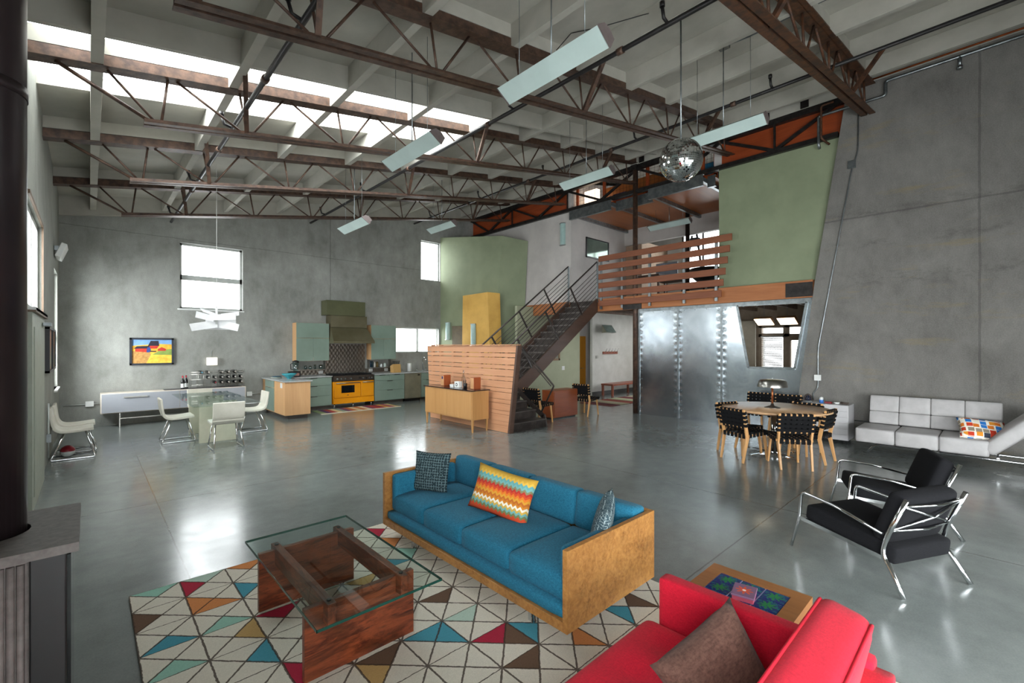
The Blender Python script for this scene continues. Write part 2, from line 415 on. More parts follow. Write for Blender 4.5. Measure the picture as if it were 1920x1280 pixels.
# ---------------- trusses ----------------
def truss(y, mt, label, heavy=1.0):
    t = thing('roof_truss', label, 'truss', (4.9, y, zt(4.9)), 0, 'steel roof trusses')
    def bmx(nm, f, m=mt):
        mb = MB(); f(mb); return mb.build(nm, m, t, world=True)
    x0, x1 = -.46, 10.3
    def topc(mb):
        for s_ in (-1, 1):
            mb.prism([(x0, zt(x0)-.05), (x1, zt(x1)-.05), (x1, zt(x1)+.08), (x0, zt(x0)+.08)], 'y', y+s_*.045-.005, y+s_*.045+.005)
        mb.prism([(x0, zt(x0)-.05), (x1, zt(x1)-.05), (x1, zt(x1)-.04), (x0, zt(x0)-.04)], 'y', y-.09*heavy, y+.09*heavy)
    bmx('top_chord', topc)
    def zb(x): return zt(x)-.57
    xa = .44
    def botc(mb):
        for s_ in (-1, 1):
            a, b = sorted((y+s_*.022, y+s_*.088*heavy))
            mb.prism([(xa, zb(xa)-.008), (x1, zb(x1)-.008), (x1, zb(x1)+.008), (xa, zb(xa)+.008)], 'y', a, b)
            mb.prism([(xa, zb(xa)-.008), (x1, zb(x1)-.008), (x1, zb(x1)+.055), (xa, zb(xa)+.055)], 'y', y+s_*.02-.004, y+s_*.02+.004)
    bmx('bottom_chord', botc)
    nodes = [.54]+[p+.16 for p in PUR[1:]]
    r = .014*heavy
    def web(a, b, rr=r):
        mb = MB(); mb.tube([(a[0], y, a[1]), (b[0], y, b[1])], rr, 6); mb.build('web_bar', mt, t, world=True)
    web((-.25, zt(-.25)-.05), (.5, zb(.5)+.03), .02)
    for k, nx in enumerate(nodes):
        px = PUR[k]
        web((px+.08, zt(px)-.04), (nx, zb(nx)+.03))
        mid = px+.62
        if mid < 10.2:
            web((mid-.03, zt(mid)-.04), (nx+.05, zb(nx)+.03))
            if k+1 < len(nodes): web((mid+.05, zt(mid)-.04), (nodes[k+1]-.05, zb(nodes[k+1])+.03))
    for k in (1, 4, 7):
        nx = nodes[k]; px = PUR[k]
        mb = MB(); mb.bar((nx, y, zb(nx)+.02), (px+.03, y-.5, zt(px)+.05), .05, .05); mb.build('sway_brace', mt, t, world=True)
    return t
tl = ['rust brown open web steel roof truss nearest the camera, ending over the concrete side wall',
      'rust brown steel roof truss, second from the camera, passing behind the large hanging lamp',
      'rusty steel roof truss crossing under the middle of the bright skylight',
      'dark steel roof truss just beyond the skylight',
      'dark steel roof truss nearest the far concrete wall']
for i, y in enumerate(TRY): truss(y, RUSTO if i == 0 else RUST, tl[i], 1.15 if i == 0 else 1.0)
# girder along the mezzanine front
gt = thing('mezzanine_girder', 'long dark steel girder truss running along the top of the mezzanine front', 'girder', (10.36, 7.4, 5.72))
mb = MB(); mb.box(10.31, 10.42, 2.06, 13.3, 5.70, 5.79); mb.build('bottom_chord', DARKST, gt, world=True)
mb = MB(); mb.box(10.31, 10.42, 1.97, 13.3, 6.30, 6.42); mb.build('top_chord', DARKST, gt, world=True)
ys = [2.1, 3.15, 4.25, 5.3, 6.37, 7.5, 8.7, 9.9, 11.1, 12.3, 13.25]
for i in range(len(ys)-1):
    a, b = (5.78, 6.32) if i % 2 else (6.32, 5.78)
    mb = MB(); mb.bar((10.36, ys[i], a), (10.36, ys[i+1], b), .05, .06); mb.build('diagonal', DARKST, gt, world=True)
for y in (3.15, 6.37, 8.7, 11.1):
    mb = MB(); mb.box(10.345, 10.375, y-.02, y+.02, 5.79, 6.3); mb.build('post', DARKST, gt, world=True)
# plywood panels behind girder
mb = MB(); mb.box(10.43, 10.46, 1.5, 4.25, 5.72, 6.42); struct('wall_ply', mb, PLY)
mb = MB(); mb.box(10.43, 10.46, 8.75, 13.3, 5.72, 6.42); struct('wall_plyback', mb, PLY)
mb = MB(); mb.box(10.43, 10.5, 4.25, 4.42, 5.72, 6.42); mb.box(10.43, 10.5, 8.62, 8.75, 5.72, 6.42); struct('trim_20', mb, LILAC)
mb = MB(); mb.prism([(10.31, 6.42), (10.42, 6.42), (10.42, zd(10.42)), (10.31, zd(10.31))], 'y', -3.3, 13.18); struct('trim_21', mb, CEIL)
for y, lb in ((2.6, 'dark square beam pocket over the girder, nearest the concrete wall'), (3.3, 'dark square beam pocket over the girder, second from the concrete wall'), (5.0, 'dark square beam pocket over the girder by the mirror ball'), (6.2, 'dark square beam pocket over the girder beside the tall post')):
    tag(MB().box(10.29, 10.31, y-.07, y+.07, 6.43, 6.57).build('beam_pocket', DARKST, None, world=True), lb, 'vent', 'dark pockets above the girder')

# concrete wall extension above beyond 6.5
# ---------------- mezzanine shell ----------------
struct('wall_green', MB().prism([(4.3, 3.04), (2.3, 3.04), (1.9, 5.72), (4.3, 5.72)], 'x', 10.4, 10.5), GREEN)
# white upper walls
struct('wall_whiteupper', MB().box(10.4, 10.5, 8.6, 13.3, 3.04, 5.7), LILAC)
struct('wall_lilac', MB().prism([(10.5, 3.04), (13.6, 3.04), (13.6, 7.2), (10.5, 6.55)], 'y', 8.6, 8.7), LILAC)
struct('wall_loftback', holes('x', 15, 15.1, 1.5, 13.3, 3.04, 7.6, [(5.2, 7.45, 3.7, 5.9)]), WHITE)
f = MB()
for y in (5.2, 5.95, 6.7, 7.4): f.box(14.99, 15.06, y, y+.05, 3.7, 5.9)
f.box(14.99, 15.06, 5.2, 7.45, 3.65, 3.7)
wf = struct('window_5', f, DARKST); struct('pane', MB().box(15.04, 15.05, 5.2, 7.45, 3.7, 5.9), WGLASS, wf)
struct('trim_22', MB().box(13.3, 15, 8.0, 8.6, 3.04, 5.2), mat('tan_paint', '#b49a84', '#a88e78', .7))
# mezzanine floor slab / joists
struct('ceiling_hall', MB().box(10.5, 15, 2.4, 8.6, 2.98, 3.035), mat('hall_ceiling', '#8c8680', '#7c7670', .7))
struct('ceiling_stairhall', MB().box(10.5, 18, 8.6, 13.3, 2.98, 3.04), mat('hall_ceiling', '', None))
mb = MB()
for k in range(12):
    y = 2.7+k*.5; mb.box(10.55, 14.9, y, y+.05, 2.74, 2.98)
struct('trim_23', mb, mat('joist_tan', '#8a7264', '#75604f', .6))
# ground floor walls
struct('wall_hall', MB().box(9.6, 12.65, 10.06, 10.16, 0, 2.98), PGREEN)
struct('wall_white', MB().box(12.95, 17.0, 9.74, 9.84, 0, 2.98), WHITE)
struct('wall_nook', MB().box(12.65, 15.0, 10.2, 10.25, 0, 2.98), LILAC)
struct('wall_hallsouth', holes('y', 5.5, 5.6, 14.1, 17.1, 0, 3.0, [(14.5, 16.8, .8, 2.7)]), WHITE)
struct('wall_roomgap', MB().box(14.0, 14.1, 5.5, 6.45, 0, 2.98), WHITE)
struct('baseboard_hall', MB().box(12.93, 17.0, 9.72, 9.74, 0, .12), mat('dark_base', '#5a5a5a', '#4e4e4e', .5))
struct('wall_hallend', MB().box(17, 17.1, 5.6, 13, 0, 3.0), WHITE)
struct('wall_roomside', MB().box(10.5, 14, 6.37, 6.45, 0, 2.98), mat('room_side', '#a79c90', '#998e82', .7))
struct('wall_roomback', holes('x', 14, 14.1, 1.6, 6.4, 0, 2.98, [(4.05, 4.58, 1.1, 2.0), (4.05, 4.58, 2.10, 2.25), (3.15, 3.86, .1, 1.9), (3.15, 3.95, 2.08, 2.26)]), mat('room_back', '#a3917f', '#978571', .7))
struct('wall_rightinner', MB().box(10.4, 14, 1.5, 1.6, 0, 6.5), LILAC)
struct('wall_loftside', MB().box(10.5, 15, 1.6, 1.7, 3.04, 7.4), LILAC)
# green skewed block beside kitchen
gb = MB()
gb.loft([(8.98, 13.3), (9.6, 11.2), (10.36, 10.7), (10.4, 13.3)], 0, [(8.98, 13.3), (9.62, 11.05), (10.36, 10.5), (10.4, 13.3)], 2.96)
gb.loft([(8.98, 13.3), (9.62, 11.05), (10.36, 10.5), (10.4, 13.3)], [2.96, 2.96, 2.96, 2.96], [(8.98, 13.3), (9.7, 10.86), (10.38, 10.37), (10.38, 13.3)], [5.53, 5.28, 5.13, 5.6])
struct('wall_greenblock', gb, GREEN)
yb = MB()
yb.loft([(8.88, 11.95), (9.2, 10.8), (9.62, 10.72), (9.7, 11.95)], 0, [(8.9, 11.9), (9.1, 10.88), (9.5, 10.74), (9.6, 11.9)], [3.38, 3.43, 3.41, 3.4])
yo = tag(yb.build('yellow_column', YELL, None, world=True, bevel=.01), 'tapering yellow plaster block beside the kitchen, behind the redwood screen', 'column')
# slab coloured as doorway shade in green wall left of the yellow block
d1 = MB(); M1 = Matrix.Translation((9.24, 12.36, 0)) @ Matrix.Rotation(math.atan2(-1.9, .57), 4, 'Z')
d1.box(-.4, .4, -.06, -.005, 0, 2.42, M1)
struct('dark_doorway', d1, mat('doorway_shade', '#5c5038', '#4e4430', .6))

# ---------------- windows ----------------
FR = mat('window_frame', '#b9bcb8', '#adb0ac', .5)
def win(n, axis, c, u0, u1, z0, z1, bars=(), vb=(), fw=.05, sill=True, side=-1):
    mb = MB()
    def B(ua, ub, za, zb, d=.05):
        if axis == 'y': mb.box(ua, ub, c-d/2, c+d/2, za, zb)
        else: mb.box(c-d/2, c+d/2, ua, ub, za, zb)
    B(u0, u1, z0, z0+fw); B(u0, u1, z1-fw, z1); B(u0, u0+fw, z0, z1); B(u1-fw, u1, z0, z1)
    for b in bars: B(u0, u1, b-.06, b+.06)
    for b in vb: B(b-.04, b+.04, z0, z1)
    o = struct('window_%d' % n, mb, FR)
    g = MB()
    if axis == 'y': g.box(u0, u1, c-.004, c+.004, z0, z1)
    else: g.box(c-.004, c+.004, u0, u1, z0, z1)
    g.build('pane', WGLASS, o)
    if sill:
        s_ = MB()
        if axis == 'y': s_.box(u0-.05, u1+.03, c-.14, c-.02, z0-.03, z0)
        else: s_.box(c+.02, c+.12, u0-.02, u1+.02, z0-.03, z0)
        s_.build('window_sill', BRASSW, o)
    return o
win(1, 'y', 13.42, 1.58, 2.9, 2.64, 4.22, bars=(3.4,))
win(2, 'y', 13.42, 8.2, 8.97, 3.99, 5.32, sill=False, fw=.03)
w3 = win(3, 'y', 13.45, 7.27, 8.92, 1.53, 2.35, vb=(8.13,), fw=.03)
# blinds
bl = thing('window_blind', 'white slatted blind in the low kitchen window', 'blind', (8.1, 13.37, 1.55))
mb = MB()
for k in range(19):
    z = 1.56+k*.042; mb.box(7.3, 8.08, 13.34, 13.375, z, z+.004, Matrix.Translation((0, 0, 0))); mb.box(8.18, 8.89, 13.34, 13.375, z, z+.004)
mb.build('slats', BRASSW, bl, world=True); MB().box(7.29, 8.9, 13.33, 13.38, 2.31, 2.345).build('headrail', BRASSW, bl, world=True)
win(6, 'x', -.52, 6.75, 8.6, 2.15, 3.3, vb=(7.7,), fw=.06)
win(7, 'x', -.54, 11.5, 12.6, .95, 3.15, bars=(1.9,), fw=.05)
win(8, 'x', -.62, -2.7, .3, .2, 2.5, vb=(-1.7, -.7), fw=.06)
win(9, 'y', -3.45, 0, 5.5, .2, 2.2, vb=(1.5, 3.0, 4.5), fw=.06)
DG = mat('door_paint', '#a9b0a2', '#a0a799', .5)
d = MB(); d.box(-.46, -.43, 6.8, 8.55, 0, 2.1); d.box(-.43, -.42, 6.95, 8.35, .15, 1.95)
dd = struct('door_1', d, DG); MB().box(-.42, -.35, 8.1, 8.4, 2.0, 2.04).build('door_closer', GALV, dd)
fr = MB(); fr.box(-.46, -.44, 8.58, 8.62, 0, 3.34); fr.box(-.46, -.44, 6.7, 8.58, 3.3, 3.34); fr.box(-.46, -.40, 6.75, 8.58, 2.1, 2.15)
struct('trim_24', fr, mat('brown_frame', '#75614f', '#6a5645', .6))
# doors of the hall
YD = wood('yellow_door_wood', '#c98a2c', '#b07422', axis='Z', scale=2)
dy = struct('door_2', MB().box(12.66, 13.1, 10.15, 10.2, 0, 2.09), YD)
MB().tube([(12.78, 10.15, .95), (12.78, 10.09, .95), (12.9, 10.09, .95)], .012).build('door_handle', CHROME, dy)
db = struct('door_4', MB().box(15.95, 16.8, 9.69, 9.72, 0, 2.09), wood('brown_door_wood', '#a8743c', '#8c5c2c', axis='Z'))
MB().tube([(16.05, 9.69, .98), (16.05, 9.63, .98), (16.15, 9.63, .98)], .012).build('door_handle', CHROME, db)

# ---------------- galvanised wall ----------------
def galv_wall_mat():
    s = NT('galvanised_sheet'); a = s.noise(1.6, None, 5, .6, 1); b = s.noise(25, None, 3)
    col = s.ramp(a, [(.3, hx('#98a2aa')), (.7, hx('#c2cacf'))]); col = s.mix(.2, col, s.ramp(b, [(.3, hx('#8d969c')), (.7, hx('#d0d6da'))]))
    r = s.ramp(a, [(.3, (.30, .30, .30, 1)), (.7, (.38, .38, .38, 1))])
    x, y, z = s.sep(); r = .24
    h = s.ma('MULTIPLY', s.noise(.9, None, 1, .3), .8)
    for yy in (6.33, 5.27, 4.24):
        dd = s.ma('ABSOLUTE', s.ma('SUBTRACT', y, yy)); near = s.ma('LESS_THAN', dd, .12)
        wv = s.ma('MULTIPLY', s.ma('SINE', s.ma('MULTIPLY', z, 38.0)), s.ma('MAXIMUM', s.ma('SUBTRACT', 1.0, s.ma('DIVIDE', dd, .12)), 0))
        h = s.ma('ADD', h, s.ma('MULTIPLY', wv, .35))
    s.bump(h, .35, .03); s.fin(col, r, .95); return s.m
GW = galv_wall_mat()
gm = MB(); X0, X1 = 10.4, 10.46
hq = [(3.9, 2.63), (2.58, 2.62), (2.79, 1.29), (3.67, 1.28)]
for poly in ([(6.35, 0), (6.35, 2.7), (3.9, 2.7), hq[0], hq[3], (3.67, 0)], [(3.67, 0), hq[3], hq[2], (2.79, 0)], [(2.79, 0), hq[2], hq[1], (2.3, 2.62), (2.7, 0)], [hq[0], (3.9, 2.7), (2.3, 2.7), (2.3, 2.62), hq[1]]):
    gm.prism(poly, 'x', X0, X1)
gwo = struct('wall_metal', gm, GW)
tr = MB()
for y in (6.33, 5.27, 4.24): tr.box(10.385, 10.4, y-.025, y+.025, 0, 2.62)
tr.box(10.385, 10.4, 2.5, 6.35, 2.62, 2.7)
for a, b in ((hq[0], hq[1]), (hq[1], hq[2]), (hq[2], hq[3]), (hq[3], hq[0])):
    tr.bar((10.38, a[0], a[1]), (10.38, b[0], b[1]), .02, .05, up=(0, b[1]-a[1], -(b[0]-a[0])))
tr.build('seam_strip', GALV, gwo)
rv = MB()
for y in (6.25, 5.35, 5.19, 4.32, 4.16):
    for k in range(11): rv.tube([(10.402, y, .2+k*.235), (10.392, y, .2+k*.235)], .01, 6)
for k in range(14): rv.tube([(10.402, 6.2-k*.27, 2.6), (10.392, 6.2-k*.27, 2.6)], .01, 6)
rv.build('rivets', GALV, gwo)
# beam
bmo = thing('glulam_beam', 'long laminated timber beam above the galvanised wall, carrying the mezzanine', 'beam', (10.4, 5.0, 2.7))
MB().box(10.3, 10.5, 2.46, 7.6, 2.7, 3.04).build('timber', GLULAM, bmo, world=True, bevel=.005)
MB().box(10.285, 10.3, 2.46, 2.93, 2.72, 3.0).build('steel_plate', DARKST, bmo, world=True)
MB().box(10.285, 10.3, 6.2, 6.75, 2.7, 2.83).build('steel_bracket', DARKST, bmo, world=True)
tag(MB().box(10.3, 10.39, 8.62, 10.45, 2.7, 3.04).build('glulam_beam', GLULAM, None, world=True), 'short laminated timber beam behind the top of the stair railing', 'beam')
col = thing('steel_post', 'tall round dark steel post at the corner of the galvanised wall', 'post', (10.36, 6.42, 0))
MB().tube([(0, 0, 0), (0, 0, 6.3)], .062, 16).build('shaft', RUST, col)
MB().box(-.09, .09, -.09, .09, 6.3, 6.42).build('cap_plate', DARKST, col)

# ---------------- mezzanine railing ----------------
rl = thing('mezzanine_railing', 'railing of six wide cedar boards along the mezzanine edge', 'railing', (10.3, 5.8, 2.81))
for k in range(6):
    z = 2.83+k*.243
    MB().box(10.2, 10.235, 4.17-.045*k, 7.47, z, z+.15).build('board', CEDAR, rl, world=True, bevel=.006)
for y in (4.3, 5.05, 5.95, 6.75, 7.42):
    MB().box(10.24, 10.28, y-.03, y+.03, 2.75, 4.2).build('bracket', GALV, rl, world=True)

# loft above: plywood soffit with galvanised channels
lf = thing('loft_deck', 'galvanised channel loft deck with plywood underside above the mezzanine', 'deck', (11.5, 6.4, 5.4))
MB().box(10.5, 13.2, 4.42, 8.59, 5.62, 5.66).build('plywood_panel', wood('soffit_ply', '#b4682f', '#945022', axis='X', scale=3), lf, world=True)
def chan(x, y0, y1, z0=5.42, z1=5.68):
    m_ = MB(); m_.box(x-.01, x, y0, y1, z0, z1); m_.box(x, x+.07, y0, y1, z0, z0+.01); m_.box(x, x+.07, y0, y1, z1-.01, z1)
    m_.build('edge_channel', GALV, lf, world=True)
chan(10.27, 7.1, 8.55); chan(10.5, 6.0, 7.1); chan(10.27, 4.6, 6.0); chan(10.5, 4.42, 4.6)
for y in (4.62, 5.98, 7.1, 8.45):
    m_ = MB(); m_.box(10.28, 13.2, y-.01, y, 5.52, 5.62); m_.box(10.28, 13.2, y, y+.06, 5.52, 5.53); m_.build('joist', GALV, lf, world=True)
struct('trim_26', MB().box(13.2, 13.35, 2.0, 8.6, 5.1, 5.66), LILAC)
# loft mesh guard & colourful stuff behind
mg = thing('mesh_guard', 'wire mesh guard with orange timber frame on the loft behind the girder', 'guard', (10.6, 6.4, 5.7))
m_ = MB()
for k in range(40): m_.box(10.6, 10.604, 4.45+k*.104, 4.454+k*.104, 5.72, 6.5)
for k in range(8): m_.box(10.598, 10.602, 4.45, 8.6, 5.72+k*.1, 5.724+k*.1)
m_.build('wire_mesh', DARKST, mg, world=True)
m_ = MB()
for y in (4.45, 4.75, 6.2, 7.55, 8.5): m_.box(10.57, 10.62, y-.04, y+.04, 5.68, 6.5)
m_.box(10.57, 10.62, 4.42, 8.6, 5.66, 5.74); m_.build('timber_frame', PLY, mg, world=True)
OR2 = wood('loft_wood', '#a06028', '#7e4518', axis='Z')
tag(MB().box(11.3, 11.4, 5.1, 8.0, 5.67, 6.45).build('loft_cabinet', OR2, None, world=True), 'orange brown timber cabinet wall up in the loft behind the wire mesh', 'cabinet')
tag(MB().box(10.8, 11.0, 4.5, 4.95, 5.67, 6.1).build('storage_box', mat('blue_box', '#1f6f94', '#185a78', .6), None, world=True), 'blue storage box on the loft behind the mirror ball', 'box')
tag(MB().box(10.8, 11.1, 7.0, 7.4, 5.67, 6.0).build('storage_box', mat('purple_box', '#5c4a70', '#4a3a5c', .6), None, world=True), 'purple storage box on the loft behind the wire mesh, left of the tall post', 'box')
tag(MB().box(10.85, 11.0, 8.0, 8.45, 5.67, 6.35).build('lit_panel', mat('warm_panel', '#ffe9cf', '#f4d9bc', .6, emit=1.2), None, world=True), 'warm lit panel seen through the wire mesh at the left end of the loft', 'light')

# picture on lilac wall, sconces
def picture(name, label, axis, c, u0, u1, z0, z1, fm, im, fw=.04, d=.03, sgn=-1):
    t = thing(name, label, 'picture', ((u0+u1)/2 if axis == 'y' else c, c if axis == 'y' else (u0+u1)/2, z0))
    def B(mb, ua, ub, za, zb, d0, d1):
        a, b = sorted((c+sgn*d0, c+sgn*d1))
        if axis == 'y': mb.box(ua, ub, a, b, za, zb)
        else: mb.box(a, b, ua, ub, za, zb)
    f_ = MB(); B(f_, u0, u1, z0, z0+fw, 0, d); B(f_, u0, u1, z1-fw, z1, 0, d); B(f_, u0, u0+fw, z0, z1, 0, d); B(f_, u1-fw, u1, z0, z1, 0, d)
    f_.build('frame', fm, t, world=True)
    i_ = MB(); B(i_, u0+fw, u1-fw, z0+fw, z1-fw, .002, d*.5); i_.build('image', im, t, world=True)
    return t
picture('framed_mirror', 'black framed glassy picture on the upstairs wall at the top of the stairs', 'y', 8.6, 11.1, 12.28, 4.46, 5.08, BLACK, mat('dark_reflective', '#8fa095', '#6f7e74', .08, .6, scale=1))
picture('framed_picture', 'small wooden framed picture on the pale green wall under the stairs', 'y', 10.06, 10.94, 11.56, 1.26, 1.61, wood('old_frame', '#8a6a3c', '#6a4c28', axis='X'), mat('faded_print', '#8d8f82', '#787a6c', .7), fw=.07)
def sconce(x, y, z0, z1, label, rz=0):
    t = thing('wall_sconce', label, 'lamp', (x, y, z0), rz, 'frosted wall sconces')
    h = z1-z0; m_ = MB(); m_.prism([(-.09, 0), (.09, 0)]+[(.09*math.cos(a), -.1*math.sin(a)) for a in [PI*k/8 for k in range(1, 8)]], 'z', .02, h-.02)
    m_.build('glass_shade', mat('frosted_teal', '#a9c4c0', '#9db8b4', .4), t)
    MB().prism([(-.1, 0), (.1, 0), (.1, -.06), (0, -.115), (-.1, -.06)], 'z', 0, .02).build('cap', GALV, t)
    MB().prism([(-.1, 0), (.1, 0), (.1, -.06), (0, -.115), (-.1, -.06)], 'z', h-.02, h).build('cap', GALV, t)
sconce(10.4, 8.9, 4.75, 5.42, 'pale frosted wall sconce on the upper white wall above the stairs', -PI/2)
sconce(9.03, 12.9, 1.95, 2.55, 'pale frosted wall sconce on the green wall beside the kitchen window', math.atan2(-1.9, .57))
sconce(8.96, 11.4, 1.75, 2.45, 'pale frosted wall sconce on the yellow block', math.atan2(-1.1, .24))


# ================= near furniture =================
BLUE = None
def fabric(name, c1, c2, sc=220, bumpv=.35, rough=.9, sheen=.2, big=3, bigc=None):
    if name in MC: return MC[name]
    s = NT(name); a = s.noise(sc, s.mapping((1, .35, 1)), 3, .7); a2 = s.noise(sc, s.mapping((.35, 1, 1)), 3, .7)
    col = s.ramp(s.ma('MULTIPLY', s.ma('ADD', a, a2), .5), [(.38, hx(c2)), (.62, hx(c1))])
    col = s.mix(s.ma('MULTIPLY', s.noise(big), .25), col, hx(bigc or c2))
    s.bump(a, bumpv, .003); s.fin(col, rough, 0, .2); s.b.inputs['Sheen Weight'].default_value = sheen; MC[name] = s.m; return s.m
BLUE = fabric('blue_tweed', '#2b7690', '#14506a', 180, sheen=.05, bigc='#1a5a74')
RED = fabric('red_wool', '#cb1a32', '#ae1028', 160, sheen=.05, bigc='#a00c22')
def burl():
    s = NT('burl_veneer'); a = s.noise(2.6, None, 8, .7, 1.6); b = s.noise(14, None, 6, .75, 2.2); c = s.noise(45, None, 3, .6)
    col = s.ramp(a, [(.32, hx('#5e3514')), (.45, hx('#8c5a2a')), (.66, hx('#a8743c'))]); col = s.mix(.35, col, s.ramp(b, [(.36, hx('#7c4a1e')), (.58, hx('#c08c4c'))]))
    col = s.mix(.12, col, s.ramp(c, [(.4, hx('#5e3a16')), (.6, hx('#d2a866'))])); s.fin(col, .35, 0, .5); return s.m
BURL = burl()
def rosew(axis):
    s = NT('rosewood_'+axis); st = {'X': (.18, 1, 1), 'Y': (1, .18, 1)}[axis]
    v = s.mapping(st); a = s.noise(11, v, 8, .7, .8); b = s.noise(60, v, 4, .6, .3)
    col = s.ramp(a, [(.38, hx('#2a110b')), (.47, hx('#562416')), (.56, hx('#94482a')), (.68, hx('#5e2c1a'))])
    col = s.mix(.35, col, s.ramp(b, [(.35, hx('#3a1a10')), (.65, hx('#8e4e2e'))])); s.fin(col, .32, 0, .5); return s.m
RWX, RWY = rosew('X'), rosew('Y')

# --- rug
RX0, RX1, RY0, RY1, A = .2, 3.05, -.2, 4.10, .285
RC = [hx('#d8d1c2'), hx('#93bfae'), hx('#4c93a4'), hx('#a92c42'), hx('#bd9c66'), hx('#6a5343'), hx('#cc8550'), hx('#b4cabb')]
def rugm(i):
    s = NT('rug_wool_%d' % i); x, y, z = s.sep()
    n1 = s.ma('MULTIPLY', s.ma('SUBTRACT', s.noise(30, None, 3, .7), .5), .05)
    n2 = s.ma('MULTIPLY', s.ma('SUBTRACT', s.noise(31, s.mapping((1, 1, 1), loc=(5, 3, 0)), 3, .7), .5), .05)
    u = s.ma('ADD', s.ma('DIVIDE', x, A), n1); v = s.ma('ADD', s.ma('DIVIDE', y, A), n2)
    def dist(q, k): return s.ma('MULTIPLY', s.ma('ABSOLUTE', s.ma('SUBTRACT', q, s.ma('ROUND', q))), k)
    d = s.ma('MINIMUM', s.ma('MINIMUM', s.ma('MULTIPLY', dist(v, 1), 1.7), dist(u, 1)), s.ma('MINIMUM', dist(s.ma('ADD', u, v), .707), dist(s.ma('SUBTRACT', u, v), .707)))
    ln = s.ma('LESS_THAN', d, .019)
    c = RC[i]; col = s.mix(s.noise(130, None, 3), tuple(q*.8 for q in c[:3])+(1,), tuple(min(1, q*1.15) for q in c[:3])+(1,))
    col = s.mix(s.ma('MULTIPLY', ln, .88), col, hx('#43352c'))
    s.bump(s.noise(160, None, 4), .6, .006); s.fin(col, .95, 0, .15); return s.m
rug = MB(); nx = math.ceil((RX1-RX0)/A); ny = math.ceil((RY1-RY0)/A)
rcol = {}
random.seed(11)
# quadrants: 0 far(+y) 1 right(+x) 2 near(-y) 3 left(-x); cells counted from far left corner
known = {(0,0,0):1,(1,0,3):3,(1,1,2):6,(1,1,3):6,(0,1,3):5,(1,2,2):1,(1,3,1):4,(0,2,2):2,(1,4,1):2,(0,3,2):1,(2,5,3):3,(3,6,3):4,(2,0,0):6,(2,1,3):2,(2,3,0):3,(4,3,0):4,(3,2,2):7,(6,0,3):3,(6,1,3):6,(5,2,2):2,(5,5,0):5,(5,6,0):7,(4,6,0):2,(4,6,1):2,(5,7,0):3,(5,7,1):5,(6,7,3):2,(8,8,3):2,(6,8,1):6,(6,2,3):1,(5,8,0):5,(9,12,1):1}
for i in range(nx):
    for j in range(ny):
        x0, x1 = i*A, min((i+1)*A, RX1-RX0); y1, y0 = -j*A, -min((j+1)*A, RY1-RY0)
        cx, cy = x0+A/2, y1-A/2; cx = min(cx, x1); cy = max(cy, y0)
        P = [(x0, y1), (x1, y1), (x1, y0), (x0, y0)]
        for q in range(4):
            ci = known.get((i, j, q))
            if ci is None: ci = random.choice([1, 2, 3, 4, 5, 6, 7, 2, 1, 4]) if random.random() < .02 else 0
            rug.mi = ci; a, b = P[q], P[(q+1) % 4]
            rug.face([(a[0], a[1], .018), (cx, cy, .018), (b[0], b[1], .018)])
rug.mi = 0
w_, l_ = RX1-RX0, RY1-RY0
for a, b in (((0, 0), (w_, 0)), ((w_, 0), (w_, -l_)), ((w_, -l_), (0, -l_)), ((0, -l_), (0, 0))):
    rug.face([(a[0], a[1], 0.001), (a[0], a[1], .018), (b[0], b[1], .018), (b[0], b[1], 0.001)])
ro = rug.build('area_rug', [rugm(i) for i in range(8)]); ro.location = (RX0, RY1, 0)
tag(ro, 'large cream rug with dark lines and scattered coloured triangles under the coffee table', 'rug')

# --- blue sofa
X0, X1, Y0, Y1 = 1.95, 2.89, 1.64, 3.81
bs = thing('sofa', 'long blue sofa in a burl wood case on chrome legs', 'sofa', (2.42, 2.72, 0))
for y in (Y0, Y1-.035): MB().box(X0, X1, y, y+.035, .135, .60).build('end_panel', BURL, bs, world=True, bevel=.002)
MB().box(X1-.035, X1, Y0+.035, Y1-.035, .135, .60).build('back_panel', BURL, bs, world=True, bevel=.002)
MB().box(X0, X0+.03, Y0+.035, Y1-.035, .135, .19).build('front_rail', BURL, bs, world=True, bevel=.002)
MB().box(X0+.03, X1-.035, Y0+.035, Y1-.035, .15, .19).build('deck_board', BURL, bs, world=True)
m_ = MB(); m_.cushion(X0+.012, X0+.3, Y0+.04, Y1-.04, .185, .265, .03); m_.build('seat_deck', BLUE, bs, world=True)
ww = (Y1-Y0-.09)/4
for k in range(4):
    a = Y0+.045+k*ww; m_ = MB(); m_.cushion(X0+.06, X1-.2, a+.002, a+ww-.002, .255, .40, .035, .018); m_.build('seat_cushion', BLUE, bs, world=True)
    m_ = MB(); Mx = Matrix.Translation((X1-.13, 0, .39)) @ Matrix.Rotation(.13, 4, 'Y')
    m_.cushion(-.075, .075, a+.002, a+ww-.002, -.02, .25, .035, .012, M=Mx); m_.build('back_cushion', BLUE, bs, world=True)
for y, s_ in ((Y0+.04, 1), (Y1-.04, -1)):
    m_ = MB(); a, b = sorted((y, y+s_*.075)); m_.cushion(X0+.06, X1-.2, a, b, .26, .585, .03); m_.build('arm_cushion', BLUE, bs, world=True)
for x in (X0+.09, X1-.15):
    for y in (2.0, 3.42): MB().box(x-.012, x+.012, y-.025, y+.025, .02, .15).build('leg', CHROME, bs, world=True)
ZZ = NT('zigzag_fabric')
x_, y_, z_ = ZZ.sep(); tri = ZZ.ma('PINGPONG', x_, .020)
t_ = ZZ.ma('DIVIDE', ZZ.ma('ADD', ZZ.ma('SUBTRACT', z_, ZZ.ma('MULTIPLY', tri, 1.0)), .155), .30)
